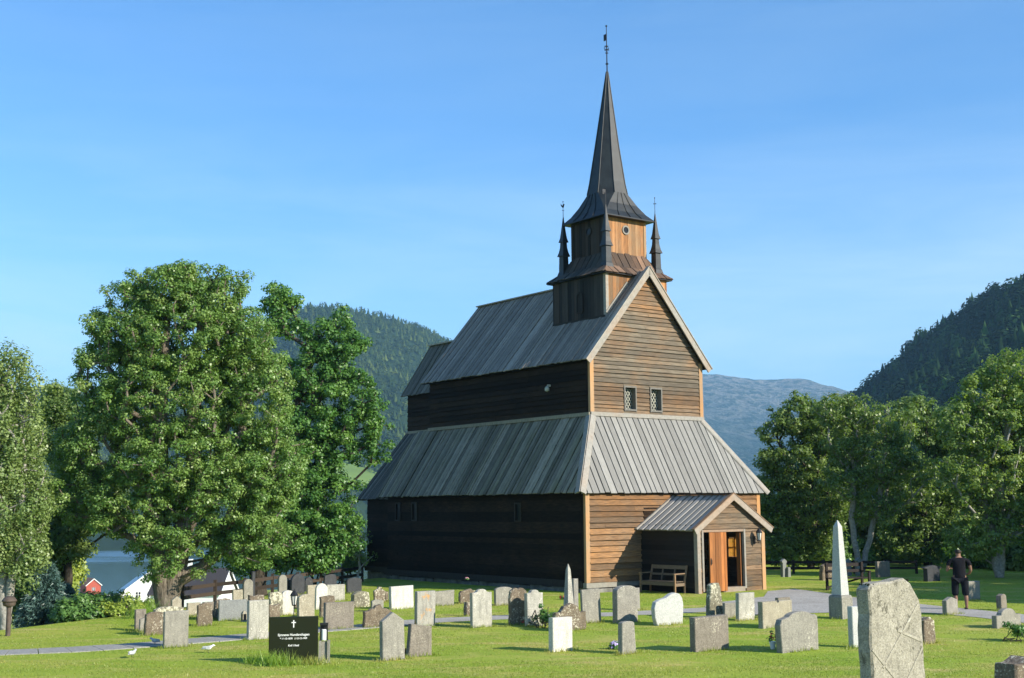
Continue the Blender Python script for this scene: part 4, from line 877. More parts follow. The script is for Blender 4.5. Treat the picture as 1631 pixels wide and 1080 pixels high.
G = [
 (214, 232, 972, 1004, 'rect', 'dgrey', 'small weathered grey stone leftmost in the churchyard, half behind a slanted one', .10),
 (221, 231, 985, 1006, 'slant', 'grey', 'very small slanted grey stone squeezed between two speckled ones at far left', .08),
 (230, 263, 976, 1011, 'rough', 'brown', 'squat brown stone thick with speckled lichen left of the tall plain slab', .14),
 (260, 299, 976, 1031, 'rect', 'grey', 'tall plain grey slab standing alone in front of the big tree trunk', .09),
 (243, 292, 967, 998, 'rough', 'lich', 'wide lichened stone with uneven top at the foot of the big tree', .14),
 (272, 289, 951, 985, 'gable', 'tan', 'small pointed tan stone leaning against the big tree trunk', .1),
 (297, 319, 961, 981, 'rect', 'tan', 'low plain tan stone under the dark fence rail by the tree', .1),
 (313, 338, 961, 997, 'rough', 'brown', 'dark stone dotted with white lichen left of the smooth slate', .1),
 (322, 342, 960, 987, 'rect', 'dgrey', 'brownish stone peeping out right behind the white-dotted dark stone', .1),
 (341, 366, 954, 986, 'step', 'brown', 'speckled brown stone half hidden behind the left end of the slate', .12),
 (348, 393, 957, 988, 'rect', 'slate', 'wide smooth blue-grey slate with sharp square corners', .07),
 (370, 387, 941, 972, 'rect', 'tan', 'tan square-topped stone rising behind the smooth slate', .1),
 (386, 403, 924, 963, 'round', 'grey', 'left one of two tall narrow grey round-topped stones under the trees', .12),
 (399, 406, 912, 953, 'rect', 'dark', 'very slim dark upright behind the left tall round-topped stone', .1),
 (394, 420, 950, 985, 'rect', 'brown', 'brownish stone whose top shows above the pale mottled slab', .12),
 (425, 446, 964, 992, 'rect', 'brown', 'reddish brown mottled stone just above the black polished headstone', .12),
 (427, 450, 945, 981, 'rect', 'lich', 'tall greenish lichened stone left of the white mottled slab', .12),
 (442, 457, 917, 950, 'round', 'grey', 'right one of two tall narrow grey round-topped stones under the trees', .12),
 (457, 465, 922, 946, 'rect', 'dark', 'slim dark stone touching the left of the large black arched stone', .1),
 (462, 485, 915, 947, 'round', 'dark', 'large black arched stone in the shade in front of the fence', .12),
 (484, 498, 920, 941, 'round', 'dark', 'small dark round-topped stone right of the large black arched stone', .1),
 (488, 507, 933, 961, 'rect', 'tan', 'plain pinkish grey stone left of the narrow white rounded stone', .1),
 (501, 521, 931, 971, 'round', 'white', 'narrow white round-topped stone abutting a wide streaked one', .1),
 (519, 549, 932, 957, 'rect', 'mott', 'wide streaked whitish stone right of the narrow white rounded one', .1),
 (515, 536, 915, 936, 'rough', 'dark', 'dark square stone with jagged top against the brown fence', .12),
 (551, 576, 921, 945, 'seg', 'dark', 'dark arched stone in shade near the rear corner of the church', .12),
 (473, 501, 948, 988, 'seg', 'tan', 'beige slab with softly rounded top behind the black polished headstone', .13),
 (466, 477, 947, 968, 'rect', 'brown', 'small brown stone glimpsed above the lantern on its post', .1),
 (508, 533, 949, 983, 'step', 'brown', 'brown stone with white speckles behind the broad plain slab', .12),
 (515, 563, 961, 1002, 'rect', 'dgrey', 'broad squarish grey-brown slab right behind the black polished headstone', .13),
 (558, 588, 943, 967, 'rough', 'lich', 'blocky stone crusted all over with pale yellow-grey lichen', .2),
 (594, 614, 936, 960, 'cross', 'brown', 'brown stone with stepped shoulders and narrow top near the church sill', .1),
 (612, 619, 943, 958, 'rect', 'brown', 'sliver of a brown stone left of the big bright white slab', .08),
 (590, 611, 956, 974, 'seg', 'grey', 'small rounded grey stone directly behind the brown shouldered one', .1),
 (577, 623, 966, 999, 'cross', 'brown', 'wide brown shouldered stone with big white lichen spots', .13),
 (620, 659, 935, 970, 'rect', 'white', 'big bright white rectangular slab in front of the long dark wall', .14),
 (660, 693, 944, 998, 'rect', 'ochre', 'tall grey slab with two orange lichen blotches', .14),
 (686, 723, 941, 965, 'slant', 'grey', 'low wide grey stone running back behind the orange-blotched slab', .1),
 (738, 750, 961, 981, 'rect', 'brown', 'small narrow brown stone pressed against the left of the mottled ogee stone', .16),
 (730, 758, 940, 961, 'seg', 'brown', 'speckled brown stone with a pink flower on top', .12),
 (749, 784, 941, 999, 'ogee', 'mott', 'tall pale mottled stone with raised curved top', .12),
 (787, 817, 936, 964, 'seg', 'grey', 'light grey stone with gently arched top close to the long dark wall', .12),
 (810, 841, 939, 995, 'seg', 'brown', 'tall brown lichened stone touching the left of the white ogee stone', .12),
 (836, 866, 942, 997, 'ogee', 'mott', 'whitish stone with curved top beside the tall brown lichened one', .13),
 (911, 922, 924, 977, 'rect', 'grey', 'slim grey stone half hidden behind the white obelisk', .1),
 (880, 934, 963, 1004, 'dome', 'brown', 'wide domed brown stone behind the small bright white slab', .16),
 (874, 912, 986, 1037, 'rect', 'white', 'small clean bright white rectangular slab in the foreground grass', .15),
 (926, 958, 941, 992, 'rect', 'grey', 'grey-beige rectangular slab by the front corner of the church', .09),
 (1000, 1020, 938, 972, 'rect', 'grey', 'grey stone hidden behind the right side of the tall arched slab', .1),
 (976, 1016, 935, 991, 'seg', 'grey', 'tall thick grey slab with arched top left of the porch bench', .2),
 (1038, 1089, 947, 995, 'heart', 'smooth', 'smooth pale blue-grey stone of uneven heart-like shape by the bench', .14),
 (984, 1014, 992, 1041, 'taper', 'grey', 'small grey tapered stone with flowers beside it in the foreground', .13),
 (1124, 1153, 931, 984, 'tallrough', 'lich', 'tall rough narrowing stone spotted with lichen in front of the porch door', .17),
 (1151, 1176, 961, 984, 'rect', 'grey', 'low plain grey stone between the rough tall stone and the mottled slab', .1),
 (1172, 1202, 946, 988, 'rect', 'mott', 'mottled whitish slab with dark left side in front of the gravel', .13),
 (1236, 1260, 953, 985, 'rect', 'dgrey', 'grey-brown stone showing behind the one with a diamond mark', .12),
 (1100, 1161, 984, 1036, 'rect', 'dgrey', 'broad low grey rectangular slab in the foreground before the porch', .17),
 (1237, 1304, 977, 1037, 'wavy', 'grey', 'wide streaked grey stone with wavy top beside the potted plant', .16),
 (1352, 1374, 969, 1031, 'rect', 'smooth', 'narrow pale slab half hidden by the giant stone in front', .14),
 (1462, 1490, 986, 1025, 'seg', 'brown', 'speckled brown stone just right of the giant foreground stone', .2),
 (1502, 1526, 952, 979, 'gable', 'grey', 'small grey gabled stone at the feet of the person in black', .14),
 (1539, 1561, 927, 956, 'rect', 'grey', 'grey stone in tree shade right behind the person in black', .14),
 (1588, 1604, 947, 972, 'rough', 'dgrey', 'small dark rough stone behind the domed stone at right', .16),
 (1582, 1625, 970, 999, 'dome', 'grey', 'grey stone with domed centre and square shoulders at right', .14),
 (1468, 1501, 901, 926, 'cap', 'dark', 'wide dark stone with a low pitched top on the shaded lawn', .2),
 (1395, 1418, 895, 919, 'rect', 'dgrey', 'shaded grey square stone behind the giant foreground stone', .14),
 (1361, 1374, 889, 917, 'cap', 'slate', 'narrow bluish capped stone behind the dark garden bench', .14),
 (1346, 1357, 891, 917, 'gable', 'slate', 'slim pale pointed stone immediately right of the tall obelisk', .12),
 (1305, 1328, 898, 924, 'rough', 'brown', 'rough dark stone with white patches left of the tall obelisk', .2),
 (1242, 1254, 891, 919, 'cap', 'slate', 'bluish capped pillar on the far lawn right of the porch', .14),
 (1252, 1260, 904, 919, 'taper', 'slate', 'tiny tapering stone touching the bluish capped pillar', .12),
 (646, 688, 997, 1045, 'fall', 'dgrey', 'dark grey slab leaning to the left beside the pointed grey stone', .13),
 (605, 645, 979, 1051, 'gable', 'grey', 'tall grey stone with a pointed top in the foreground', .12),
]
for q in G:
    x0, x1, yt, yb, kind, mt, lab, sd = q
    ln = 4.5 if 'leaning to the left' in lab else RS_.uniform(-1.3, 1.3); gravestone(x0, x1, yt, yb, kind, mt, lab, side=sd, lean=ln if 'leaning to the left' in lab else ln, back=RS_.uniform(-2, 1.5))
gravestone(393, 427, 959, 1018, 'rect', 'mott', 'tall pale mottled slab on a low plinth left of the black headstone', side=.12, plinth=.035)
gravestone(447, 468, 942, 979, 'seg', 'white', 'white mottled slab on a small foot behind the lantern post', side=.12, plinth=.03)
# stone with a diamond-shaped mark
root = gravestone(1209, 1262, 959, 999, 'rect', 'tan', 'tan-grey rectangular stone bearing a small dark diamond mark', side=.16, plinth=.002)
mb = MB(); s = .045; mb.loft([[(-s + .02, -.084, .62), (.02, -.084, .62 - s), (s + .02, -.084, .62), (.02, -.084, .62 + s)], [(-s + .02, -.078, .62), (.02, -.078, .62 - s), (s + .02, -.078, .62), (.02, -.078, .62 + s)]])
mb.build('diamond_mark', ST['dark'], root)
# framed inset of the bright slab is modelled as a thin raised border
# polished black headstone with its writing and lantern pillar
p = ground_at(467, 1057); ww = .93; hh = .88
hs_ = empty('black_headstone', p, R(9)); tag(hs_, 'polished black headstone with a white cross and white lettering', 'gravestone', 'gravestones in the churchyard')
mb = MB(); stone_mesh(mb, 'rect', ww, hh, .12, 0); mb.build('slab', ST['black'], hs_)
M['letter'] = NT('white_engraving').pbr((.75, .75, .72), .6)
def text(body, size, x, z, parent, name='lettering', italic=0., mt=None, y=-.0625):
    cu = bpy.data.curves.new(name, 'FONT'); cu.body = body; cu.size = size; cu.align_x = 'CENTER'; cu.align_y = 'CENTER'; cu.extrude = .0015; cu.shear = italic; cu.offset = .0012
    o = bpy.data.objects.new(name, cu); col.objects.link(o); dg = bpy.context.evaluated_depsgraph_get(); dg.update()
    me = bpy.data.meshes.new_from_object(o.evaluated_get(dg)); col.objects.unlink(o); bpy.data.objects.remove(o)
    k_ = bpy.data.objects.new(name, me); col.objects.link(k_); me.materials.clear(); me.materials.append(mt or M['letter'])
    k_.parent = parent; k_.location = (x, y, z); k_.rotation_euler = (R(90), 0, 0); return k_
text('Synneva Hundershagen', .064, 0.0, .545, hs_, italic=.1)
text('* 16-12-1878   \u2020 12-12-1949', .044, 0.0, .475, hs_, italic=.1)
text('Kvil i fred', .052, 0.0, .345, hs_, italic=.1)
mb = MB(); mb.box(-.010, .010, -.064, -.058, .68, .82); mb.box(-.042, .042, -.0645, -.0605, .765, .783); mb.build('cross', M['letter'], hs_)
mb = MB(); mb.box(.475, .70, -.07, .07, -.1, .05); mb.box(.475, .53, -.06, .06, .052, .42); mb.box(.64, .695, -.06, .06, .052, .42); mb.box(.532, .638, -.02, .05, .052, .40)
mb.build('lantern_pillar', ST['grey'], hs_)
mb = MB(); mb.box(.495, .655, -.05, .05, .71, .75); mb.box(.50, .515, -.045, -.03, .42, .71); mb.box(.635, .65, -.045, -.03, .42, .71); mb.box(.50, .65, .03, .045, .42, .71); lt = mb.build('grave_lantern', M['iron'], hs_)
mb = MB(); mb.lathe([(.045, .425), (.05, .44), (.05, .62), (.04, .63)], .575, -.005, 12); mb.build('candle', M['letter'], lt)

def obelisk(x, yt, yb, wbase, wtop, tip, mt, label, ped=None, pedh=0, yaw=GY):
    p = ground_at(x, yb); d = p.y; s = d / F_PX
    root = empty('obelisk', p, R(yaw)); tag(root, label, 'obelisk', 'obelisk grave monuments')
    H = (yb - yt) * s; ph = pedh * s; k_ = 1 / (math.cos(R(yaw)) + math.sin(R(yaw)))
    def sq(h, z): return [(-h, -h, z), (h, -h, z), (h, h, z), (-h, h, z)]
    a, b = wbase * s * .5 * k_, wtop * s * .5 * k_
    mb = MB(); mb.loft([sq(a, ph), sq(b, H - tip * s), sq(.008, H)]); mb.build('shaft', ST[mt], root, bevel=.006)
    c = (ped or wbase) * s * .5 * k_; mb = MB(); mb.loft([sq(c, -.1), sq(c * .99, ph * .9), sq(c * .88, ph - .002)]); mb.build('pedestal', ST['grey' if mt == 'smooth' else 'brown'], root, bevel=.008)
obelisk(906, 901, 985, 18, 8, 9, 'mott', 'small white narrow obelisk close to the front corner of the church', 24, 12)
obelisk(1340, 833, 985, 27, 14, 10, 'smooth', 'tall slender pale obelisk on a square pedestal beside the gravel path', 37, 36)

# giant foreground stone
p = at_depth(1416, 960, 13.2); gz = float(terrain(p.x, p.y)); dS = 13.2
topz = at_depth(1416, 921, 13.2).z; hS = topz - gz
wpx = (1466 - 1366) * dS / F_PX; phi = math.degrees(math.atan2(p.x, p.y)); rel = R(36.8 + phi); tS = .17; wS = (wpx - tS * math.sin(rel)) / math.cos(rel)
mb = MB(); stone_mesh(mb, 'big', wS, hS, tS, .009)
o = mb.build('gravestone', stone('huge_weathered_stone', (.34, .315, .245), (.50, .465, .37), (.085, .08, .055), .40, 7, .35, bump=.7))
# carved diagonal grooves
bm = bmesh.new(); bm.from_mesh(o.data)
bm.free()
big = empty('foreground_gravestone', (p.x, p.y, gz), R(36.8)); tag(big, 'giant rough pale stone filling the lower right, carved with crossing diagonal lines', 'gravestone', 'gravestones in the churchyard')
o.parent = big; o.name = 'slab'
mb = MB()
for (a, b), (c, d) in (((.42 * wS, hS * .80), (-.30 * wS, hS * .36)), ((-.48 * wS, hS * .50), (.42 * wS, -.02)), ((.46 * wS, hS * .47), (-.2 * wS, .02)), ((.0, hS * .62), (.47 * wS, hS * .52))):
    mb.bar((a, -tS / 2 - .001, b), (c, -tS / 2 - .001, d), .026, .010, up=(0, 1, 0))
mb.build('carved_lines', stone('carved_rib_stone', (.36, .335, .26), (.50, .465, .37), amount=.1), big)
M['moss'] = simple('dark_moss', (.02, .025, .012), 1., 0, .05, .5, 20, .8)
mb = MB()
for k_ in range(70):
    x = RS_.uniform(-.44, .30) * wS; y = RS_.uniform(-.40, .40) * tS; r = RS_.uniform(.005, .013); zz = hS * (.965 + .02 * (x > 0))
    mb.lathe([(r, zz - .03), (r * 1.1, zz + .0), (r * .6, zz + r * .7), (.003, zz + r * .9)], x, y, 7)
mb.build('moss', M['moss'], big, smooth=True)
# dark stone cut by the lower right corner
p = at_depth(1606, 1046, 14.6); gz = float(terrain(p.x, p.y)); mb = MB(); hh_ = p.z - gz
stone_mesh(mb, 'rough', .62, hh_, .28, .01); o = mb.build('gravestone', ST['brown']); o.location = (p.x + .12, p.y, gz); o.rotation_euler = (0, 0, R(37))
tag(o, 'dark thick stone cut off by the bottom right corner', 'gravestone', 'gravestones in the churchyard')

# ------------------------------------------------------------------ path and forecourt
def ribbon(pts, wd, z, name, mt):
    pts = [Vector((p_[0], p_[1], 0)) for p_ in pts]; fine = []
    for i in range(len(pts) - 1):
        a = pts[max(i - 1, 0)]; b = pts[i]; c = pts[i + 1]; d = pts[min(i + 2, len(pts) - 1)]
        n = max(2, int((c - b).length / .6))
        for k_ in range(n):
            t_ = k_ / n; fine.append(.5 * ((2 * b) + (c - a) * t_ + (2 * a - 5 * b + 4 * c - d) * t_ ** 2 + (-a + 3 * b - 3 * c + d) * t_ ** 3))
    fine.append(pts[-1]); L_ = []; R__ = []
    for i, q in enumerate(fine):
        d = (fine[min(i + 1, len(fine) - 1)] - fine[max(i - 1, 0)]).normalized(); n = Vector((-d.y, d.x, 0))
        j = RS_.uniform(-.05, .05); w_ = wd(i / len(fine)) if callable(wd) else wd
        L_.append(q + n * (w_ / 2 + j)); R__.append(q - n * (w_ / 2 + RS_.uniform(-.05, .05)))
    return fine, L_, R__
gp = lambda u, v: tuple(ground_at(u, v)[:2])
PA = [gp(-260, 1046), gp(-90, 1043), gp(60, 1038), gp(200, 1030), gp(330, 1020), gp(450, 1009), gp(610, 996)]
fine1, l1, r1 = ribbon(PA, 1.05, 0, 'path', None)
mb = MB(); acc = 0; last = 0
for i in range(1, len(fine1)):      # stone slabs with narrow joints
    a0, a1, b0, b1 = l1[i - 1], l1[i], r1[i - 1], r1[i]
    f_ = .03; q = [a0.lerp(a1, f_), b0.lerp(b1, f_), b1, a1]; zj = RS_.uniform(0, .006); mb.hexa([(p_.x, p_.y, -.03) for p_ in q] + [(p_.x, p_.y, .014 + zj) for p_ in q], RS_.random())
tag(mb.build('path', M['slab']), kind='structure')
PB = [gp(600, 996), gp(700, 988), gp(870, 981), gp(990, 978), gp(1130, 971), gp(1180, 968)]
fine2, l2, r2 = ribbon(PB, 1.25, 0, 'path', None)
V_ = [(p_.x, p_.y, .006) for ab in zip(l2, r2) for p_ in ab]; Fq = np.array([(2 * i, 2 * i + 1, 2 * i + 3, 2 * i + 2) for i in range(len(l2) - 1)])
tag(np_mesh('path', np.array(V_), Fq, M['gravel']), kind='structure')
FC = [(1120, 966), (1150, 959), (1215, 951), (1225, 942), (1262, 938), (1310, 944), (1350, 951), (1420, 958), (1480, 964), (1560, 972), (1640, 980), (1760, 992), (1760, 1008), (1640, 993), (1560, 984), (1480, 977), (1420, 974), (1360, 976), (1290, 977), (1220, 979), (1150, 981)]
fcw = [ground_at(u, v) for u, v in FC]
me = bpy.data.meshes.new('gravel_forecourt'); bm = bmesh.new(); vs = [bm.verts.new((p_.x + RS_.uniform(-.06, .06), p_.y + RS_.uniform(-.06, .06), .010)) for p_ in fcw]; fa = bm.faces.new(vs); bmesh.ops.triangulate(bm, faces=[fa])
bmesh.ops.recalc_face_normals(bm, faces=bm.faces); bm.to_mesh(me); bm.free(); me.materials.append(M['gravel']); o = bpy.data.objects.new('gravel_forecourt', me); col.objects.link(o); tag(o, kind='structure')

# ------------------------------------------------------------------ grass
def in_poly(x, y, poly):
    c = np.zeros(len(x), bool); n = len(poly)
    for i in range(n):
        x0, y0 = poly[i][0], poly[i][1]; x1, y1 = poly[(i + 1) % n][0], poly[(i + 1) % n][1]
        cr = ((y0 > y) != (y1 > y)) & (x < (x1 - x0) * (y - y0) / (y1 - y0 + 1e-12) + x0); c ^= cr
    return c
def near_line(x, y, pts, w):
    m_ = np.zeros(len(x), bool)
    for a, b in zip(pts[:-1], pts[1:]):
        dx_, dy_ = b[0] - a[0], b[1] - a[1]; t_ = np.clip(((x - a[0]) * dx_ + (y - a[1]) * dy_) / (dx_ ** 2 + dy_ ** 2 + 1e-9), 0, 1)
        m_ |= np.hypot(x - a[0] - t_ * dx_, y - a[1] - t_ * dy_) < w
    return m_
def church_mask(x, y):
    dx_ = x - CO.x; dy_ = y - CO.y; w_ = dx_ * math.cos(CA) + dy_ * math.sin(CA); s_ = -dx_ * math.sin(CA) + dy_ * math.cos(CA)
    return ((w_ > -.05) & (w_ < W + .05) & (s_ > -.05) & (s_ < 16.5)) | ((w_ > pl - .1) & (w_ < prr + .1) & (s_ > -3.0) & (s_ < 0))
def blades(name, X, Y, hmin, hmax, wd, mt, seed, lean=.35):
    g_ = np.random.default_rng(seed); n = len(X); Z = terrain(X, Y)
    h = g_.uniform(hmin, hmax, n); a = g_.uniform(0, 2 * np.pi, n); l = g_.normal(0, lean, (n, 2)) * h[:, None]
    w_ = wd * g_.uniform(.6, 1.4, n); cx_, sx_ = np.cos(a) * w_, np.sin(a) * w_
    A = np.stack([X - cx_, Y - sx_, Z - .01], -1); B_ = np.stack([X + cx_, Y + sx_, Z - .01], -1); C_ = np.stack([X + l[:, 0], Y + l[:, 1], Z + h], -1)
    V = np.stack([A, B_, C_], 1).reshape(-1, 3)
    big_ = fbm(X * .35, Y * .8, 5, 3)
    return np_mesh(name, V, np.arange(3 * n).reshape(-1, 3), mt, attrs={'rnd': ('POINT', np.repeat(g_.random(n), 3)), 'clump': ('POINT', np.repeat(np.clip((big_ - .36) * 3.6 + g_.normal(0, .12, n), 0, 1), 3))})
n = 520000; d_ = 19 + (62 - 19) * rng.random(n) ** 1.5; a_ = rng.uniform(-.44, .44, n); X_ = d_ * np.tan(a_); Y_ = d_
ok = (edge_dist(X_, Y_) < -.1) & ~near_line(X_, Y_, [tuple(q[:2]) for q in fine1], .46) & ~near_line(X_, Y_, [tuple(q[:2]) for q in fine2], .54) & ~in_poly(X_, Y_, fcw) & ~church_mask(X_, Y_)
wr_ = fbm(X_ * .55, Y_ * 1.1, 5, 17); ok &= rng.random(n) > np.clip((wr_ - .50) * 6, 0, .8); X_, Y_ = X_[ok], Y_[ok]
o = blades('grass', X_, Y_, .008, .030, .009, L['grass'], 5, .7); tag(o, 'mown lawn grass between the gravestones', 'grass', kind='stuff')
# longer unmown grass around the feet of the stones
TX, TY = [], []
for o_ in [o_ for o_ in bpy.data.objects if o_.get('category') in ('gravestone', 'obelisk')]:
    if o_.location.y < 17 or o_.location.y > 46: continue
    k_ = 150; t_ = rng.uniform(-.42, .42, k_); s_ = rng.normal(-.08, .07, k_); c_, s0 = math.cos(o_.rotation_euler.z), math.sin(o_.rotation_euler.z)
    TX.append(o_.location.x + t_ * c_ - s_ * s0); TY.append(o_.location.y + t_ * s0 + s_ * c_)
TX = np.concatenate(TX); TY = np.concatenate(TY)
o = blades('long_grass', TX, TY, .03, .11, .008, L['grass'], 6, .35); tag(o, 'longer untrimmed grass around the feet of the gravestones', 'grass', kind='stuff')
def weeds(name, u, v, sx_, n, h0, h1, label, seed, mt='weed'):
    g_ = np.random.default_rng(seed); p_ = ground_at(u, v); x = p_.x + g_.normal(0, sx_, n); y = p_.y + g_.normal(0, .10, n)
    o = blades(name, x, y, h0, h1, .007, L[mt], seed, .45); tag(o, label, 'weeds'); return o
weeds('weed_clump', 440, 1060, .16, 420, .08, .34, 'tall weeds growing at the left foot of the black headstone', 8)
weeds('weed_clump', 492, 1058, .22, 420, .05, .2, 'shorter green weeds along the right foot of the black headstone', 9)
weeds('weed_clump', 407, 1056, .11, 300, .05, .18, 'dark low weed patch left of the black headstone', 10)

# ------------------------------------------------------------------ trees
def tree(name, bu, bv, depth, lobes, leaf, bk, label, cat='tree', group='trees round the churchyard', trunk_r=.2, fork=.28, leaf_s=.11, n_clump=260, n_leaf=150, clump_r=.42, seed=1, droop=0., deep=.9, gz=None, sub=1., multi=None, jitter=.12, shell=.45, spread=1.0, up=.55):
    g_ = np.random.default_rng(seed); rr_ = random.Random(seed)
    base = at_depth(bu, bv, depth) if gz is None else at_depth(bu, bv, depth)
    z0 = float(terrain(base.x, base.y)) if gz is None else gz
    base = Vector((base.x, base.y, z0)); s = depth / F_PX
    Lb = []
    for q in lobes:
        u, v, ru, rv = q[:4]; dy_ = q[4] if len(q) > 4 else 0; p_ = at_depth(u, v, depth + dy_); Lb.append((np.array([p_.x, p_.y, p_.z]), np.array([ru * s, max(ru, rv) * s * deep, rv * s])))
    vol = np.array([np.prod(r_) ** .75 for _, r_ in Lb]); vol /= vol.sum()
    cl = []
    cnt = np.maximum(4, (vol * n_clump).astype(int))
    for (c, r_), k_ in zip(Lb, cnt):
        d = g_.normal(size=(k_, 3)); d /= np.linalg.norm(d, axis=1)[:, None]; rad = (shell + (1 - shell) * g_.random((k_, 1))) ** .6
        cl.append(c + d * rad * r_ * .93 + g_.normal(0, jitter, (k_, 3)))
    cl = np.concatenate(cl); cl = cl[cl[:, 2] > z0 + .15]
    cc = np.mean([c for c, _ in Lb], axis=0); top = max(c[2] + r_[2] for c, r_ in Lb)
    # skeleton
    NB = np.zeros((60000, 3)); PL = np.zeros(60000); cnt_ = [0]; par = []
    fz = z0 + (top - z0) * fork
    def add(p_, pa):
        i = cnt_[0]; NB[i] = p_; PL[i] = 0 if pa < 0 else PL[pa] + math.sqrt(((NB[i] - NB[pa]) ** 2).sum()); par.append(pa); cnt_[0] += 1; return i
    bx = np.array([base.x, base.y, z0 - .1]); i0 = add(bx, -1)
    stems = multi or [(0, 0, 1)]
    for (ox, oy, hgt) in stems:
        q = i0; tgt = np.array([base.x + ox, base.y + oy, fz]); K = 5
        for k_ in range(1, K + 1):
            f_ = k_ / K; p_ = bx + (tgt - bx) * f_ + np.array([rr_.gauss(0, .03), rr_.gauss(0, .03), 0]); q = add(p_, q)
        # leader continues upward
        up_ = np.array([cc[0] + ox * 1.5, cc[1] + oy * 1.5, fz + (top - fz) * .8 * hgt])
        p0 = NB[q].copy()
        for k_ in range(1, 7): q = add(p0 + (up_ - p0) * k_ / 6 + g_.normal(0, .09, 3), q)
    order = np.argsort(np.linalg.norm(cl - np.array([base.x, base.y, fz]), axis=1)); tips = []
    for ci in order:
        p_ = cl[ci]; N = NB[:cnt_[0]]; d = np.sqrt(((N - p_) ** 2).sum(1)); cost = d + .35 * PL[:cnt_[0]]; cost[N[:, 2] > p_[2] + .5 + droop * 9] += 3.; cost[:3] += 2.
        j = int(np.argmin(cost)); q = j; dist = d[j]; K = max(1, int(dist / .55)); a = NB[j].copy()
        for k_ in range(1, K + 1):
            f_ = k_ / K; m_ = a + (p_ - a) * f_; m_[2] += math.sin(f_ * math.pi) * dist * (.10 - .0) ; m_ = m_ + (g_.normal(0, .05, 3) if k_ < K else 0); q = add(m_, q)
        tips.append(q)
    nn = cnt_[0]; N = NB[:nn].copy(); pw = np.zeros(nn); e = 2.35
    for q in tips: pw[q] += .011 ** e
    for i in range(nn - 1, 0, -1): pw[par[i]] += max(pw[i], .008 ** e)
    rad = pw ** (1 / e); rad *= trunk_r / max(rad[1:4].max(), 1e-6); rad = np.clip(rad, .008, trunk_r)
    mb = MB(); K = 7
    # flared root
    segs = [(par[i], i) for i in range(1, nn)]
    V = []; Fq_ = []
    A = N[[a for a, b in segs]]; Bb = N[[b for a, b in segs]]; ra = np.minimum(rad[[a for a, b in segs]], rad[[b for a, b in segs]] * 1.5); rb = rad[[b for a, b in segs]]
    ra[[k_ for k_, (a, b) in enumerate(segs) if a == 0]] = trunk_r * (1.35 if not multi else .9)
    D = Bb - A; D /= np.linalg.norm(D, axis=1)[:, None] + 1e-9; ref = np.where(np.abs(D[:, 2:3]) > .9, np.array([[1., 0, 0]]), np.array([[0, 0, 1.]]))
    E1 = np.cross(D, ref); E1 /= np.linalg.norm(E1, axis=1)[:, None]; E2 = np.cross(D, E1)
    th_ = np.arange(K) * 2 * np.pi / K; ring = E1[:, None] * np.cos(th_)[None, :, None] + E2[:, None] * np.sin(th_)[None, :, None]
    r0 = A[:, None] + ring * ra[:, None, None]; r1 = Bb[:, None] + D[:, None] * (rb * .4)[:, None, None] + ring * rb[:, None, None]
    V = np.concatenate([r0, r1], 1).reshape(-1, 3); off = (np.arange(len(segs)) * 2 * K)[:, None]; k_ = np.arange(K)
    Fq_ = np.stack([off + k_, off + (k_ + 1) % K, off + K + (k_ + 1) % K, off + K + k_], -1).reshape(-1, 4)
    root = empty(name, base); tag(root, label, cat, group)
    org = np.array([base.x, base.y, base.z])
    np_mesh('trunk', V - org, Fq_, B[bk], root, smooth=True)
    # leaves in clumps hung round the branch ends
    nc_ = len(cl); cr = clump_r * g_.uniform(.65, 1.3, nc_); nl = np.maximum(20, (n_leaf * (cr / clump_r) ** 2)).astype(int); idx = np.repeat(np.arange(nc_), nl); n_ = len(idx)
    d = g_.normal(size=(n_, 3)); d /= np.linalg.norm(d, axis=1)[:, None]; rad_ = g_.random((n_, 1)) ** .36
    shp = np.array([1., 1., .72 + droop * 2.6]) * spread
    pos = cl[idx] + d * rad_ * cr[idx][:, None] * shp
    if droop: pos[:, 2] -= droop * .6
    nrm = d * 1.1 + np.array([0, 0, up]) + g_.normal(0, .38, (n_, 3)); nrm /= np.linalg.norm(nrm, axis=1)[:, None]
    t1 = np.cross(nrm, g_.normal(size=(n_, 3))); t1 /= np.linalg.norm(t1, axis=1)[:, None]; t2 = np.cross(nrm, t1)
    ls = leaf_s * g_.uniform(.5, 1.5, (n_, 1)); fo = nrm * ls * .16
    V = np.stack([pos - t1 * ls * .5, pos + t2 * ls * .36 - fo, pos + t1 * ls * .5, pos - t2 * ls * .36 - fo], 1).reshape(-1, 3) - org
    ct = g_.random(nc_); np_mesh('crown', V, np.arange(4 * n_).reshape(-1, 4), L[leaf], root, attrs={'rnd': ('POINT', np.repeat(np.clip(g_.random(n_) * .6 + ct[idx] * .4, 0, 1), 4)), 'clump': ('POINT', np.repeat(ct[idx], 4))})
    return root
TG = 'trees round the churchyard'
tree('birch_tree', 8, 985, 36.5, [(18, 600, 42, 50), (20, 680, 52, 80), (-30, 720, 70, 110), (38, 790, 42, 90), (-15, 840, 60, 60), (48, 880, 26, 34)], 'birch', 'pale', 'tall weeping birch at the left edge of the picture', trunk_r=.17, leaf_s=.075, n_clump=420, n_leaf=150, clump_r=.27, seed=2, droop=.35, fork=.3, multi=[(-.25, .1, 1), (.3, 0, .8), (.05, .2, .9)])
tree('tree', 105, 960, 44, [(95, 650, 34, 40), (110, 720, 45, 60), (135, 790, 50, 55), (75, 840, 50, 70), (60, 900, 40, 50), (115, 850, 30, 40), (170, 790, 40, 50)], 'mid', 'dark', 'middle-sized leafy tree between the birch and the big tree', trunk_r=.16, leaf_s=.095, n_clump=380, n_leaf=180, clump_r=.42, seed=3)
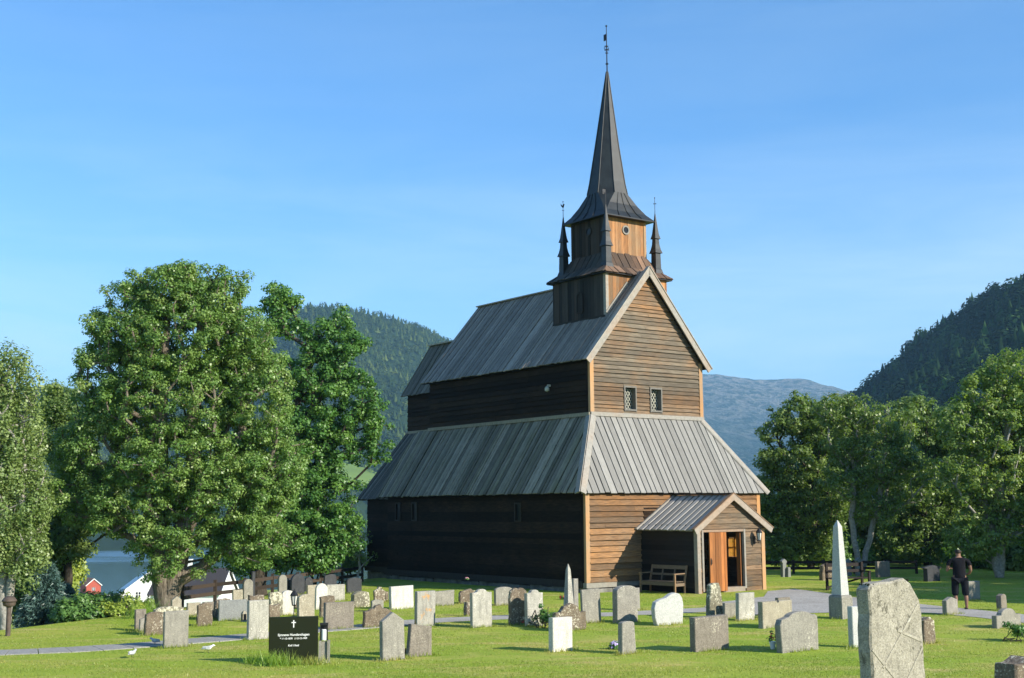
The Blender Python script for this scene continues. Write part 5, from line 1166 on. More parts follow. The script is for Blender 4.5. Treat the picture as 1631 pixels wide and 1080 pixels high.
tree('tree', 266, 968, 38.2, [(265, 462, 82, 50), (335, 474, 70, 54), (200, 512, 68, 60), (300, 545, 125, 78), (385, 555, 62, 78), (165, 600, 50, 68), (418, 640, 48, 88), (280, 640, 135, 88), (150, 712, 62, 72), (300, 740, 135, 78), (430, 745, 58, 78), (118, 782, 52, 52), (218, 800, 98, 60), (370, 800, 100, 75), (330, 872, 45, 40), (410, 860, 58, 50), (235, 862, 26, 45), (272, 872, 30, 34, -1.1), (245, 905, 16, 22, -.6)],
     'big', 'old', 'big broad-crowned olive-green tree with a thick twisted trunk', trunk_r=.31, leaf_s=.068, n_clump=2900, n_leaf=120, clump_r=.25, seed=4, fork=.22, deep=.85, multi=[(-.35, 0, 1), (.4, .1, .95)])
tree('tree', 412, 928, 49.5, [(455, 478, 32, 26), (445, 510, 26, 34), (478, 535, 18, 20), (535, 545, 42, 45), (500, 600, 62, 45), (565, 635, 42, 38), (588, 670, 30, 28), (600, 715, 24, 22), (500, 680, 60, 45), (470, 740, 70, 50), (545, 705, 35, 28), (450, 830, 80, 60), (520, 790, 50, 45), (540, 850, 35, 42), (490, 880, 60, 30), (400, 860, 60, 60)],
     'maple', 'dark', 'deep green ragged tree between the big tree and the church', trunk_r=.34, leaf_s=.105, n_clump=1300, n_leaf=85, clump_r=.30, seed=5, fork=.2, deep=.8, jitter=.18)
tree('tree', 1292, 906, 60, [(1270, 665, 42, 38), (1228, 690, 20, 22), (1222, 735, 18, 22), (1310, 680, 45, 48), (1265, 740, 50, 50), (1235, 800, 36, 55), (1300, 800, 55, 70), (1250, 865, 45, 40), (1310, 870, 40, 30)], 'mid', 'dark', 'leafy tree directly right of the church roof corner', trunk_r=.16, leaf_s=.125, n_clump=900, n_leaf=52, clump_r=.32, seed=6, multi=[(-.5, 0, .9), (.3, .2, 1)])
tree('tree', 1371, 908, 56, [(1375, 660, 38, 30), (1420, 680, 45, 40), (1345, 700, 40, 40), (1400, 730, 65, 42), (1350, 770, 40, 30), (1450, 760, 40, 50), (1330, 650, 40, 30), (1395, 810, 40, 30)], 'mid', 'pale', 'tree with pale forked bare stems behind the tall obelisk', trunk_r=.13, leaf_s=.115, n_clump=620, n_leaf=40, clump_r=.30, seed=7, fork=.3, multi=[(-.35, 0, .9), (.75, .1, 1)])
tree('tree', 1478, 900, 63, [(1450, 665, 40, 38), (1500, 685, 45, 45), (1530, 720, 40, 60), (1440, 770, 50, 60), (1500, 790, 60, 70), (1460, 860, 60, 45)], 'mid', 'dark', 'dense darker tree above the capped dark stone', trunk_r=.18, leaf_s=.13, n_clump=850, n_leaf=55, clump_r=.34, seed=8)
tree('tree', 1592, 918, 52, [(1610, 600, 48, 42), (1560, 625, 38, 40), (1535, 680, 40, 50), (1600, 690, 70, 60), (1650, 650, 50, 70), (1540, 760, 50, 50), (1610, 780, 70, 60), (1660, 800, 60, 80), (1560, 850, 60, 40)], 'light', 'pale', 'tall bright green tree at the right edge behind the person', trunk_r=.17, leaf_s=.115, n_clump=1250, n_leaf=50, clump_r=.29, seed=9, multi=[(-.35, 0, .9), (.3, .1, 1), (0, .3, .8)])
tree('tree', 1345, 890, 68, [(1330, 690, 60, 50), (1360, 780, 80, 90), (1290, 830, 70, 70), (1400, 850, 70, 50)], 'mid', 'dark', 'shaded tree in the second row behind the forked stems', trunk_r=.16, leaf_s=.17, n_clump=560, n_leaf=80, clump_r=.45, seed=10)
tree('tree', 1545, 892, 68, [(1520, 700, 60, 60), (1580, 760, 80, 90), (1520, 840, 80, 70), (1620, 840, 60, 60)], 'mid', 'dark', 'shaded tree in the second row behind the person', trunk_r=.16, leaf_s=.17, n_clump=560, n_leaf=80, clump_r=.45, seed=12)
# trees to the right of the view that throw the shade on the far lawn
def shade_tree(x, y, h, r, seed, label):
    t_ = tree('tree', 815, 810, 45, [(815, 810 - (h * .62 - 2.9) * F_PX / 45, r * F_PX / 45, h * .36 * F_PX / 45), (815 + 30, 810 - (h * .4 - 2.9) * F_PX / 45, r * .9 * F_PX / 45, h * .25 * F_PX / 45)], 'mid', 'dark', label, trunk_r=.2, leaf_s=.26, n_clump=190, n_leaf=120, clump_r=.75, seed=seed, gz=0.)
    t_.location = (x, y, 0)
for k_, (x_, y_, lab_) in enumerate(((24, 36.5, 'nearest the path'), (25.5, 41, 'second from the path'), (27, 46, 'in the middle of the row'), (28.5, 51, 'second from the far end'), (31, 56.5, 'at the far end of the row'))):
    shade_tree(x_, y_, 7.2, 3., 31 + k_, 'tree outside the view shading the far lawn, ' + lab_)
# shrubs
def shrub(u, v, ru, rv, depth, leaf, label, seed, name='shrub', n=60, nl=110, ls=.12, cr=.38, gz=None, tr=.05):
    return tree(name, u, v + rv, depth, [(u, v, ru, rv), (u - ru * .5, v + rv * .3, ru * .55, rv * .65), (u + ru * .5, v + rv * .35, ru * .5, rv * .6)], leaf, 'dark', label, 'shrub', 'shrubs and undergrowth', trunk_r=tr, fork=.12, leaf_s=ls, n_clump=n, n_leaf=nl, clump_r=cr, seed=seed, gz=gz, deep=1., multi=[(-.2, 0, .7), (.2, .1, .8), (0, -.1, .9)])
shrub(150, 972, 30, 16, 42, 'mid', 'dark rounded shrub at the left end of the slope bushes', 41, n=90)
shrub(188, 981, 36, 10, 37, 'shrub', 'low yellow-green bush along the lawn edge left of the big tree', 42, n=80, ls=.09, cr=.28)
shrub(128, 975, 36, 22, 37, 'dark', 'dark green bush right of the blue spruce', 43, n=80, ls=.1, cr=.3)
shrub(222, 974, 18, 12, 44, 'light', 'leafy pale shrub in front of the white house gable', 44, n=55, ls=.10, cr=.3)
shrub(165, 958, 44, 9, 62, 'mid', 'wide green bush on the slope above the boathouse roof', 45, n=70)
shrub(40, 930, 36, 45, 41, 'mid', 'green shrub between the birch stem and the blue spruce', 46, n=120)
shrub(92, 905, 26, 60, 47, 'shrub', 'yellowish tall shrub left of the fjord view', 47, n=120)
shrub(455, 850, 40, 55, 56, 'shrub', 'yellow-green shrub behind the fence, left one of three', 48, n=110, ls=.13)
shrub(505, 868, 34, 42, 55, 'shrub', 'yellow-green shrub behind the fence, middle one of three', 49, n=100, ls=.13)
shrub(553, 880, 24, 30, 58, 'mid', 'olive shrub behind the fence beside the church corner', 50, n=70, ls=.13)
shrub(532, 908, 10, 18, 54, 'white', 'small white-blossomed bush behind the brown fence', 51, n=22, ls=.1, cr=.2)
tree('sapling', 572, 930, 52, [(572, 858, 9, 12), (566, 885, 7, 10), (579, 880, 7, 10)], 'mid', 'pale', 'thin half-bare sapling beside the rear corner of the church', trunk_r=.05, leaf_s=.08, n_clump=26, n_leaf=18, clump_r=.25, seed=53, fork=.5)
k_ = 0
for u, v, ru, rv, dpt, lf in ((1225, 880, 34, 34, 66, 'dark'), (1285, 885, 40, 32, 67, 'mid'), (1350, 888, 40, 30, 64, 'dark'), (1420, 884, 40, 32, 68, 'dark'), (1490, 884, 42, 34, 66, 'mid'), (1555, 886, 42, 34, 60, 'dark'), (1625, 884, 46, 38, 58, 'mid')):
    labs = ['undergrowth bush nearest the church porch on the right', 'green undergrowth bush behind the bluish capped pillar', 'dark undergrowth bush behind the garden bench', 'dark undergrowth bush behind the shaded square stone', 'green undergrowth bush behind the wide capped stone', 'dark undergrowth bush left of the pale right tree trunk', 'green undergrowth bush at the right edge of the lawn', 'undergrowth bush just outside the right edge']
    shrub(u, v, ru, rv, dpt, lf, labs[k_], 60 + k_, n=110, nl=90, ls=.17, cr=.5); k_ += 1
# blue spruce
def spruce(u, v, depth, h, r, label, seed):
    g_ = np.random.default_rng(seed); p_ = at_depth(u, v, depth); z0 = float(terrain(p_.x, p_.y)); root = empty('spruce_tree', (p_.x, p_.y, z0)); tag(root, label, 'tree', TG)
    mb = MB(); mb.tube([(0, 0, -.1), (0, 0, h)], [.09, .01], 7); P_ = []; D_ = []
    for k_ in range(230):
        f_ = g_.random() ** .8; z = .1 + f_ * (h - .15); a = g_.uniform(0, 6.28); l = r * (1 - f_) ** .8 * g_.uniform(.75, 1.05) + .05
        e_ = np.array([math.cos(a) * l, math.sin(a) * l, z - .25 * l]); b_ = np.array([0, 0, z])
        if k_ % 3 == 0: mb.tube([b_, e_], [.015, .005], 4)
        t_ = g_.random((60, 1)) ** .6; q = b_ + (e_ - b_) * t_ + g_.normal(0, .05, (60, 3)); P_.append(q); D_.append(np.repeat((e_ - b_)[None] / l, 60, 0))
    mb.build('trunk', B['dark'], root); P_ = np.concatenate(P_); D_ = np.concatenate(D_); n_ = len(P_)
    d = D_ + g_.normal(0, .5, (n_, 3)); d /= np.linalg.norm(d, axis=1)[:, None]; s_ = np.cross(d, g_.normal(size=(n_, 3))); s_ /= np.linalg.norm(s_, axis=1)[:, None]
    V = np.stack([P_ - s_ * .02, P_ + s_ * .02, P_ + d * .12], 1).reshape(-1, 3)
    np_mesh('crown', V, np.arange(3 * n_).reshape(-1, 3), L['blue'], root, attrs={'rnd': ('POINT', np.repeat(g_.random(n_), 3)), 'clump': ('POINT', np.zeros(3 * n_))})
spruce(72, 985, 38, 1.9, 1.0, 'low blue-green spruce at the lawn edge behind the bollard lamp', 71)
spruce(100, 988, 39, 1.3, .8, 'smaller blue spruce touching the right side of the larger one', 72)

# ------------------------------------------------------------------ fence
fn = empty('wooden_fence', ground_at(290, 964)); a = ground_at(290, 964); b = ground_at(577, 924)
tag(fn, 'brown two-rail wooden fence along the churchyard edge left of the church', 'fence')
v_ = b - a; nps = 7
for i in range(nps + 1):
    q = v_ * (i / nps); mb = MB(); mb.box(q.x - .05, q.x + .05, q.y - .05, q.y + .05, -.4, .62 + .05 * (i % 2), .5, .5); mb.build('post', M['brown_wood'], fn)
for z_ in (.22, .5):
    for i in range(nps):
        p0, p1 = v_ * (i / nps), v_ * ((i + 1) / nps); mb = MB(); mb.bar((p0.x, p0.y - .075, z_ + .02 * (i % 2)), (p1.x, p1.y - .075, z_ + .02 * ((i + 1) % 2)), .04, .12, tone=random.random(), zone=.5); mb.build('rail', M['brown_wood'], fn)
fn = empty('wooden_fence', ground_at(1216, 914)); a = ground_at(1216, 914); b = ground_at(1460, 914); v_ = b - a
tag(fn, 'low dark wooden fence at the rear of the right-hand lawn', 'fence')
for i in range(6):
    q = v_ * (i / 5); mb = MB(); mb.box(q.x - .05, q.x + .05, q.y - .05, q.y + .05, -.2, .6, .5, .2); mb.build('post', M['black_wood'], fn)
for z_ in (.25, .5): mb = MB(); mb.bar((0, -.075, z_), (v_.x, v_.y - .075, z_), .04, .11); mb.build('rail', M['black_wood'], fn)

# ------------------------------------------------------------------ houses and boathouse
M['white_paint'] = simple('white_painted_boards', (.78, .78, .76), .6, 0, .3, .05, 3)
M['red_paint'] = simple('red_painted_boards', (.42, .09, .055), .7, 0, .2, .15, 3)
t = NT('dark_roof_tiles'); wv = t.n('TexWave', wave_type='BANDS', bands_direction='X'); t.l(t.coord((2.2, 2.2, 2.2)), wv.inputs[0]); M['tiles'] = t.pbr(t.mix(wv.outputs[1], (.035, .03, .032), (.075, .062, .062)), .55, t.bump(wv.outputs[1], .7, .1), .4)
M['red_tiles'] = simple('orange_roof_tiles', (.42, .17, .09), .8, 0, .2, .2, 3)
def house(name, loc, rz, w, l, hw, hr, wall, roof, label, wins=(), chimney=None, cat='house'):
    root = empty(name, loc, rz); tag(root, label, cat)
    mb = MB(); h2_ = w / 2
    mb.poly([(-h2_, 0, -3), (h2_, 0, -3), (h2_, 0, hw), (0, 0, hr), (-h2_, 0, hw)]); mb.poly([(-h2_, l, -3), (h2_, l, -3), (h2_, l, hw), (0, l, hr), (-h2_, l, hw)])
    mb.poly([(-h2_, 0, -3), (-h2_, l, -3), (-h2_, l, hw), (-h2_, 0, hw)]); mb.poly([(h2_, 0, -3), (h2_, l, -3), (h2_, l, hw), (h2_, 0, hw)])
    mb.build('wall', wall, root)
    sl_ = (hr - hw) / h2_; ov = .35; mb = MB()
    for sg in (-1, 1):
        x1 = sg * (h2_ + ov); z1 = hw - ov * sl_; mb.hexa([(0, -ov, hr + .02), (x1, -ov, z1 + .02), (x1, l + ov, z1 + .02), (0, l + ov, hr + .02), (0, -ov, hr + .2), (x1, -ov, z1 + .2), (x1, l + ov, z1 + .2), (0, l + ov, hr + .2)])
    rf_ = mb.build('roof', roof, root)
    mb = MB()
    for sg in (-1, 1): mb.bar((sg * (h2_ + ov), -ov - .04, hw - ov * sl_ + .05), (0, -ov - .04, hr + .05), .06, .28, up=(0, 0, 1))
    mb.build('bargeboard', M['white_paint'], root)
    for x, z, a_, b_ in wins:
        mb = MB(); mb.box(x - a_ / 2, x + a_ / 2, -.05, -.012, z, z + b_); fr = mb.build('window', M['white_paint'], root)
        mb = MB(); 
        for i in (0, 1):
            for j in (0, 1, 2): mb.box(x - a_ / 2 + .08 + i * a_ / 2, x - a_ / 2 + .02 + (i + 1) * a_ / 2 - .06, -.07, -.055, z + .06 + j * b_ / 3, z + (j + 1) * b_ / 3 - .03)
        mb.build('pane', M['glass'], fr)
    if chimney:
        x, y = chimney; mb = MB(); mb.box(x - .35, x + .35, y - .35, y + .35, hr - 2., hr + 1.3); mb.box(x - .42, x + .42, y - .42, y + .42, hr + 1.302, hr + 1.45); mb.build('chimney', M['white_paint'], rf_)
    return root
hp = at_depth(237, 950, 200); apex = at_depth(236, 912, 200).z
house('white_house', (hp.x, hp.y, apex - 5.6), R(18), 8.5, 9, 2.4, 5.6, M['white_paint'], M['white_paint'], 'white wooden house gable with small-paned windows below the big tree', wins=[(.15, 1.35, .8, 1.35), (-1.6, 1.35, .8, 1.35), (1.35, 1.35, .8, 1.35)])
hp = at_depth(325, 955, 185); rz_ = at_depth(300, 906, 185).z
house('dark_roofed_house', (at_depth(362, 955, 183).x, 183, rz_ - 6.2), R(88), 9.5, 9.5, 3.1, 6.2, M['white_paint'], M['tiles'], 'white house with a dark tiled roof and white chimney behind the trunk', wins=[], chimney=(-.5, 5.4))
bp = at_depth(143, 940, 470)
house('boathouse', (at_depth(149, 940, 470).x, 470, WL + 2.0), R(32), 5.2, 9, 2.6, 4.8, M['red_paint'], M['red_tiles'], 'small red boathouse with an orange roof on the fjord shore', wins=[(0, .6, 1.2, 1.2)], cat='boathouse')
bt = at_depth(172, 939, 468); r_b = empty('boat', (bt.x, bt.y, WL + .02), R(80)); tag(r_b, 'small white boat moored beside the red boathouse', 'boat')
mb = MB(); rg = []
for f_, w_, k_ in ((-2.4, .75, .0), (-1.2, .95, 0), (.4, .95, .02), (1.7, .6, .12), (2.5, .05, .25)): rg.append([(-w_ * .55, f_, -.15 + k_), (w_ * .55, f_, -.15 + k_), (w_, f_, .55 + k_), (w_ * .9, f_, .57 + k_), (-w_ * .9, f_, .57 + k_), (-w_, f_, .55 + k_)])
mb.loft(rg); mb.build('hull', M['white_paint'], r_b); mb = MB(); mb.box(-.55, .55, -.6, .6, .58, 1.1); mb.build('cabin', M['white_paint'], r_b, bevel=.1)

# ------------------------------------------------------------------ benches
def porch_bench():
    p_ = CO + Vector((math.cos(CA), math.sin(CA), 0)) * 2.02 + Vector((-math.sin(CA), math.cos(CA), 0)) * -1.62; root = empty('wooden_bench', p_, CA); tag(root, 'weathered wooden armchair-style bench in the shade left of the porch', 'bench')
    root.rotation_euler = (0, 0, CA - R(86))
    wd, dp = 1.62, .55; bt_ = M['bench']
    mb = MB()
    for k_ in range(4): mb.box(-wd / 2 + .05, wd / 2 - .05, -dp / 2 + .02 + k_ * .135, -dp / 2 + .135 + k_ * .135, .38, .41, .3 + .1 * k_)
    mb.box(-wd / 2 + .06, wd / 2 - .06, -dp / 2, -dp / 2 + .018, .27, .375); mb.build('seat', bt_, root)
    mb = MB(); mb.bar((-wd / 2 + .05, dp / 2 + .09, .86), (wd / 2 - .05, dp / 2 + .09, .86), .04, .13, up=(0, 0, 1), tone=.6)
    mb.bar((-wd / 2 + .05, dp / 2 + .03, .62), (wd / 2 - .05, dp / 2 + .03, .62), .03, .07)
    for x in (-.28, .28): mb.bar((x, dp / 2 - .01, .42), (x, dp / 2 + .09, .82), .05, .04, up=(1, 0, 0))
    mb.build('backrest', bt_, root)
    for sg in (-1, 1):
        x = sg * (wd / 2 - .02)
        mb = MB(); mb.bar((x, -dp / 2 + .03, 0), (x, -dp / 2 + .03, .64), .055, .055, up=(1, 0, 0), tone=.8, zone=.5); mb.build('leg', bt_, root)
        mb = MB(); mb.bar((x, dp / 2 - .03, 0), (x, dp / 2 - .02, .45), .055, .055, up=(1, 0, 0), tone=.8, zone=.5); mb.bar((x, dp / 2 - .02, .45), (x, dp / 2 + .11, .93), .05, .055, up=(1, 0, 0), tone=.8, zone=.5); mb.build('leg', bt_, root)
        mb = MB(); mb.bar((x, -dp / 2 - .03, .66), (x, dp / 2 + .06, .67), .075, .035, tone=.8, zone=.4); mb.build('armrest', bt_, root)
        mb = MB(); mb.bar((x, -dp / 2 + .03, .30), (x, dp / 2 - .03, .30), .03, .10, tone=.7); mb.build('side_rail', bt_, root)
porch_bench()
p_ = ground_at(1352, 940); root = empty('garden_bench', p_, R(20)); tag(root, 'dark brown slatted bench partly hidden by the tall obelisk', 'bench'); bt_ = M['black_wood']
mb = MB(); [mb.box(-.75, .75, -.22 + k_ * .15, -.10 + k_ * .15, .40, .44) for k_ in range(3)]; mb.build('seat', bt_, root)
mb = MB(); mb.box(-.75, .75, .26, .30, .80, .92); mb.box(-.75, .75, .25, .29, .60, .70); mb.build('backrest', bt_, root)
for x in (-.72, .72):
    mb = MB(); mb.box(x - .04, x + .04, -.24, -.17, 0, .62); mb.build('leg', bt_, root); mb = MB(); mb.box(x - .04, x + .04, .19, .26, 0, .95); mb.build('leg', bt_, root)
    mb = MB(); mb.box(x - .045, x + .045, -.27, .25, .622, .66); mb.build('armrest', bt_, root)
mb = MB(); mb.bar((-.72, .2, .1), (.72, .2, .40), .04, .06); mb.build('brace', bt_, root)

# ------------------------------------------------------------------ small things
p_ = ground_at(12.5, 1013); root = empty('bollard_lamp', p_); tag(root, 'brown bollard lamp with a rounded head on the lawn at far left', 'lamp')
M['rust'] = simple('rusty_brown_metal', (.10, .075, .06), .7, .2, .3, .3, 8)
mb = MB(); mb.lathe([(.062, -.1), (.058, .0), (.055, .70)], 0, 0, 14); mb.build('post', M['rust'], root, smooth=False)
mb = MB(); mb.lathe([(.06, .68), (.13, .70), (.15, .76), (.15, .80), (.175, .805), (.165, .84), (.12, .90), (.05, .93), (.005, .935)], 0, 0, 16); mb.build('head', M['rust'], root, smooth=True)
def ground_lantern(u, v, h, post, label, name='grave_lantern'):
    p_ = ground_at(u, v); root = empty(name, p_); tag(root, label, 'lantern'); mb = MB(); gm = MB()
    s_ = .9; zc = h - .33 * s_; lantern_geo(mb, gm, 0, 0, zc, s_)
    if post: mb.tube([(0, 0, -.05), (0, 0, zc - .17 * s_)], .014, 6); mb.lathe([(.09, -.02), (.08, .04), (.01, .06)], 0, 0, 10)
    mb.build('frame', M['iron'], root); gm.build('lamp_glass', M['lampglass'], root)
ground_lantern(468, 984, .78, True, 'black lantern on a short post beside the beige rounded slab')
p_ = ground_at(388.5, 990); root = empty('grave_lantern', p_, R(36)); tag(root, 'small arched lantern standing in front of the smooth slate', 'lantern')
mb = MB(); [mb.box(a, a + .018, b, b + .018, .03, .20) for a in (-.06, .042) for b in (-.06, .042)]; mb.box(-.07, .07, -.07, .07, -.01, .028); mb.loft([[(-.07, -.07, .202), (.07, -.07, .202), (.07, .07, .202), (-.07, .07, .202)], [(-.02, -.02, .28), (.02, -.02, .28), (.02, .02, .28), (-.02, .02, .28)]]); mb.build('frame', ST['tan'], root)
mb = MB(); mb.box(-.045, .045, -.045, .045, .03, .19); mb.build('lamp_glass', M['glass'], root)
# flowers
def petals(name, loc, n, r, sz, colr, label, cat='flowers', green=.5, parent=None, flat=.6):
    g_ = np.random.default_rng(int(abs(loc[0]) * 100) + n); root = parent or empty(name, loc)
    if not parent: tag(root, label, cat)
    for part, mt_, k_, s_, off in (('blossoms', colr, n, sz, .03), ('leaves', L['maple'], n * 3, sz * 1.1, 0)):
        d = g_.normal(size=(k_, 3)); d /= np.linalg.norm(d, axis=1)[:, None]; d[:, 2] = np.abs(d[:, 2]); pos = d * r * g_.random((k_, 1)) ** .4 * np.array([1, 1, flat * 1.6]) + np.array([0, 0, off + .02])
        q = []; Fq_ = []
        nrm = d + np.array([0, -.4, .5]); nrm /= np.linalg.norm(nrm, axis=1)[:, None]; t1 = np.cross(nrm, g_.normal(size=(k_, 3))); t1 /= np.linalg.norm(t1, axis=1)[:, None]; t2 = np.cross(nrm, t1)
        V = []
        for j in range(6): a = j * math.pi / 3; V.append(pos + (t1 * math.cos(a) + t2 * math.sin(a)) * s_ * (.5 if j % 2 else .32) - nrm * s_ * .1 * (j % 2))
        V = np.stack(V, 1).reshape(-1, 3); np_mesh(part, V, np.arange(6 * k_).reshape(-1, 6), mt_, root, attrs={'rnd': ('POINT', g_.random(6 * k_)), 'clump': ('POINT', np.zeros(6 * k_))})
    return root
M['pink'] = simple('pink_petals', (.75, .35, .40), .6); M['redp'] = simple('red_petals', (.5, .03, .03), .6); M['purple'] = simple('pale_violet_petals', (.45, .38, .62), .6)
gl0 = ground_at(979, 1034); petals('grave_flowers', gl0, 40, .15, .06, M['purple'], 'violet and red flowers left of the small tapered foreground stone')
gl0 = ground_at(643, 1043); petals('grave_flowers', gl0, 26, .10, .05, M['redp'], 'red flowers between the pointed stone and the leaning slab')
gl0 = ground_at(834, 996); petals('grave_flowers', gl0, 18, .09, .04, M['redp'], 'red flowers at the foot of the white ogee stone')
gl0 = ground_at(896, 955); petals('grave_flowers', gl0, 20, .13, .06, M['redp'], 'red flowers on the grass left of the obelisk by the church')
gp_ = ground_at(744, 960); petals('flower', (gp_.x, gp_.y, .70), 14, .07, .05, M['pink'], 'pink flower lying on top of a speckled brown stone', flat=.4)
shrub(868, 984, 9, 12, ground_at(868, 1000).y, 'maple', 'small dark green bush left of the bright white foreground slab', 90, n=22, nl=60, ls=.05, cr=.11, tr=.012)
shrub(1622, 1012, 16, 10, ground_at(1622, 1022).y, 'maple', 'dark low bush at the right edge of the lawn', 91, n=24, nl=60, ls=.06, cr=.12, tr=.012)
p_ = ground_at(1231, 1034); root = empty('potted_plant', p_); tag(root, 'leafy plant in a white pot left of the wavy-topped stone', 'potted plant')
mb = MB(); mb.lathe([(.045, 0), (.065, .13), (.072, .135), (.072, .155), (.055, .15)], 0, 0, 14); mb.build('pot', M['white_paint'], root, smooth=False)
e_ = empty('foliage', (0, 0, .15)); e_.parent = root; bpy.data.objects.remove(e_)
pr_ = petals('x', (0, 0, 0), 10, .12, .05, M['redp'], '', parent=root, flat=.9)
for o_ in kids(root):
    if o_.name.startswith(('blossoms', 'leaves')): o_.location = (0, 0, .14); o_.scale = (1.0, 1.0, 1.25)
# rhubarb-like reddish plumes by the leftmost stones
weeds('plume_plant', 232, 985, .28, 260, .25, .62, 'pinkish feathery plumes growing behind the leftmost stones', 77)

# birds
M['bird_grey'] = simple('grey_feathers', (.42, .44, .46), .8, 0, .2, .3, 20); M['bird_white'] = simple('white_feathers', (.75, .75, .74), .8, 0, .2, .1, 20)
def bird(u, v, rz, label, mt_):
    p_ = ground_at(u, v); root = empty('bird', p_, rz); tag(root, label, 'bird', 'birds on the grass')
    st = [(-.15, .085, .004, .010), (-.10, .088, .012, .012), (-.06, .095, .028, .028), (0, .10, .042, .042), (.045, .112, .036, .038), (.07, .135, .024, .026), (.09, .150, .027, .026), (.112, .150, .016, .015), (.135, .145, .003, .003)]
    mb = MB(); mb.loft([[(x, ry * math.cos(a), z + rz_ * math.sin(a)) for a in np.linspace(0, 2 * math.pi, 10, endpoint=False)] for x, z, ry, rz_ in st]); mb.build('body', mt_, root, smooth=True)
    for sg in (-1, 1): mb = MB(); mb.tube([(.0, sg * .015, .07), (-.01, sg * .018, .035), (.005, sg * .018, 0)], .003, 5); mb.tube([(-.01, sg * .018, .002), (.03, sg * .018, .002)], .003, 4); mb.build('leg', M['iron'], root)
    for sg in (-1, 1): mb = MB(); mb.loft([[(x, sg * (ry + .004), z), (x, sg * (ry + .008), z + .03), (x, sg * (ry + .002), z + .05)] for x, ry, z in ((-.12, .01, .085), (-.05, .036, .085), (.03, .036, .095))]); mb.build('wing', M['bird_grey'], root)
bird(332, 1040, R(10), 'white-grey bird on the grass right of the plain tall slab', M['bird_white'])
bird(211, 1048, R(70), 'small upright grey bird alone on the front left lawn', M['bird_grey'])
bird(246, 1028, R(160), 'tiny pale bird beside the paved path left of the tall slab', M['bird_grey'])

# ------------------------------------------------------------------ person
M['skin'] = simple('skin', (.22, .12, .08), .6, 0, .3, .08, 6); M['cloth'] = simple('black_cotton', (.008, .008, .011), .9, 0, .15, .2, 30, .2); M['short'] = simple('dark_navy_shorts', (.007, .008, .012), .85, 0, .15, .2, 30)
M['hair'] = simple('dark_hair', (.018, .012, .009), .7); M['shoe'] = simple('dark_shoes', (.03, .03, .032), .7); M['sole'] = simple('pale_socks', (.35, .34, .33), .8)
def skinned(name, verts, edges, mt_, parent, sub=2, root_i=0):
    me = bpy.data.meshes.new(name); me.from_pydata([v[:3] for v in verts], edges, []); o = bpy.data.objects.new(name, me); col.objects.link(o)
    mo = o.modifiers.new('skin', 'SKIN'); mo.use_smooth_shade = True
    for i, v in enumerate(verts):
        sv = me.skin_vertices[0].data[i]; rx = v[3]; ry = v[4] if len(v) > 4 else rx; sv.radius = (rx, ry); sv.use_root = (i == root_i)
    sm = o.modifiers.new('sub', 'SUBSURF'); sm.levels = sub; sm.render_levels = sub
    dg = bpy.context.evaluated_depsgraph_get(); dg.update(); m2 = bpy.data.meshes.new_from_object(o.evaluated_get(dg)); bpy.data.objects.remove(o)
    k_ = bpy.data.objects.new(name, m2); col.objects.link(k_); m2.materials.clear(); m2.materials.append(mt_); k_.parent = parent
    m2.polygons.foreach_set('use_smooth', [True] * len(m2.polygons)); return k_
pp = ground_at(1531, 971); per = empty('person', pp, R(-8)); tag(per, 'person in black t-shirt and dark shorts seen from behind looking up', 'person')
H_ = (971 - 876) * pp.y / F_PX; ks = H_ / 1.78
# facing +Y (away from the camera), head turned left and tilted up; x to the right
sc_ = lambda L_: [tuple(c * ks for c in v) for v in L_]
bv = sc_([(0, 0, .98, .12, .085), (0, -.01, 1.15, .135, .095), (0, -.015, 1.32, .15, .10), (0, -.01, 1.45, .10, .075), (0, 0, 1.53, .052, .052), (-.005, .02, 1.62, .07, .08), (-.01, .03, 1.70, .07, .082),
  (.10, 0, .92, .075), (.12, .0, .70, .072), (.125, .01, .50, .052), (.13, -.02, .33, .055), (.13, -.02, .12, .036), (.13, -.01, .05, .036), (.145, .13, .025, .032),
  (-.10, 0, .92, .075), (-.11, .03, .70, .072), (-.11, .04, .50, .052), (-.11, .02, .33, .055), (-.11, .02, .12, .036), (-.11, .03, .05, .036), (-.12, .17, .025, .032),
  (.19, -.01, 1.42, .052), (.25, -.02, 1.28, .045), (.275, .0, 1.13, .038), (.25, .12, 1.02, .032), (.20, .21, 1.02, .025), (.17, .26, 1.03, .022),
  (-.19, -.01, 1.42, .052), (-.25, -.02, 1.28, .045), (-.275, .02, 1.13, .038), (-.26, .15, 1.12, .032), (-.20, .25, 1.16, .025), (-.17, .30, 1.18, .022)])
be = [(0, 1), (1, 2), (2, 3), (3, 4), (4, 5), (5, 6), (0, 7), (7, 8), (8, 9), (9, 10), (10, 11), (11, 12), (12, 13), (0, 14), (14, 15), (15, 16), (16, 17), (17, 18), (18, 19), (19, 20), (3, 21), (21, 22), (22, 23), (23, 24), (24, 25), (25, 26), (3, 27), (27, 28), (28, 29), (29, 30), (30, 31), (31, 32)]
per.scale = (1.2, 1.15, 1.)
body = skinned('body', bv, be, M['skin'], per)
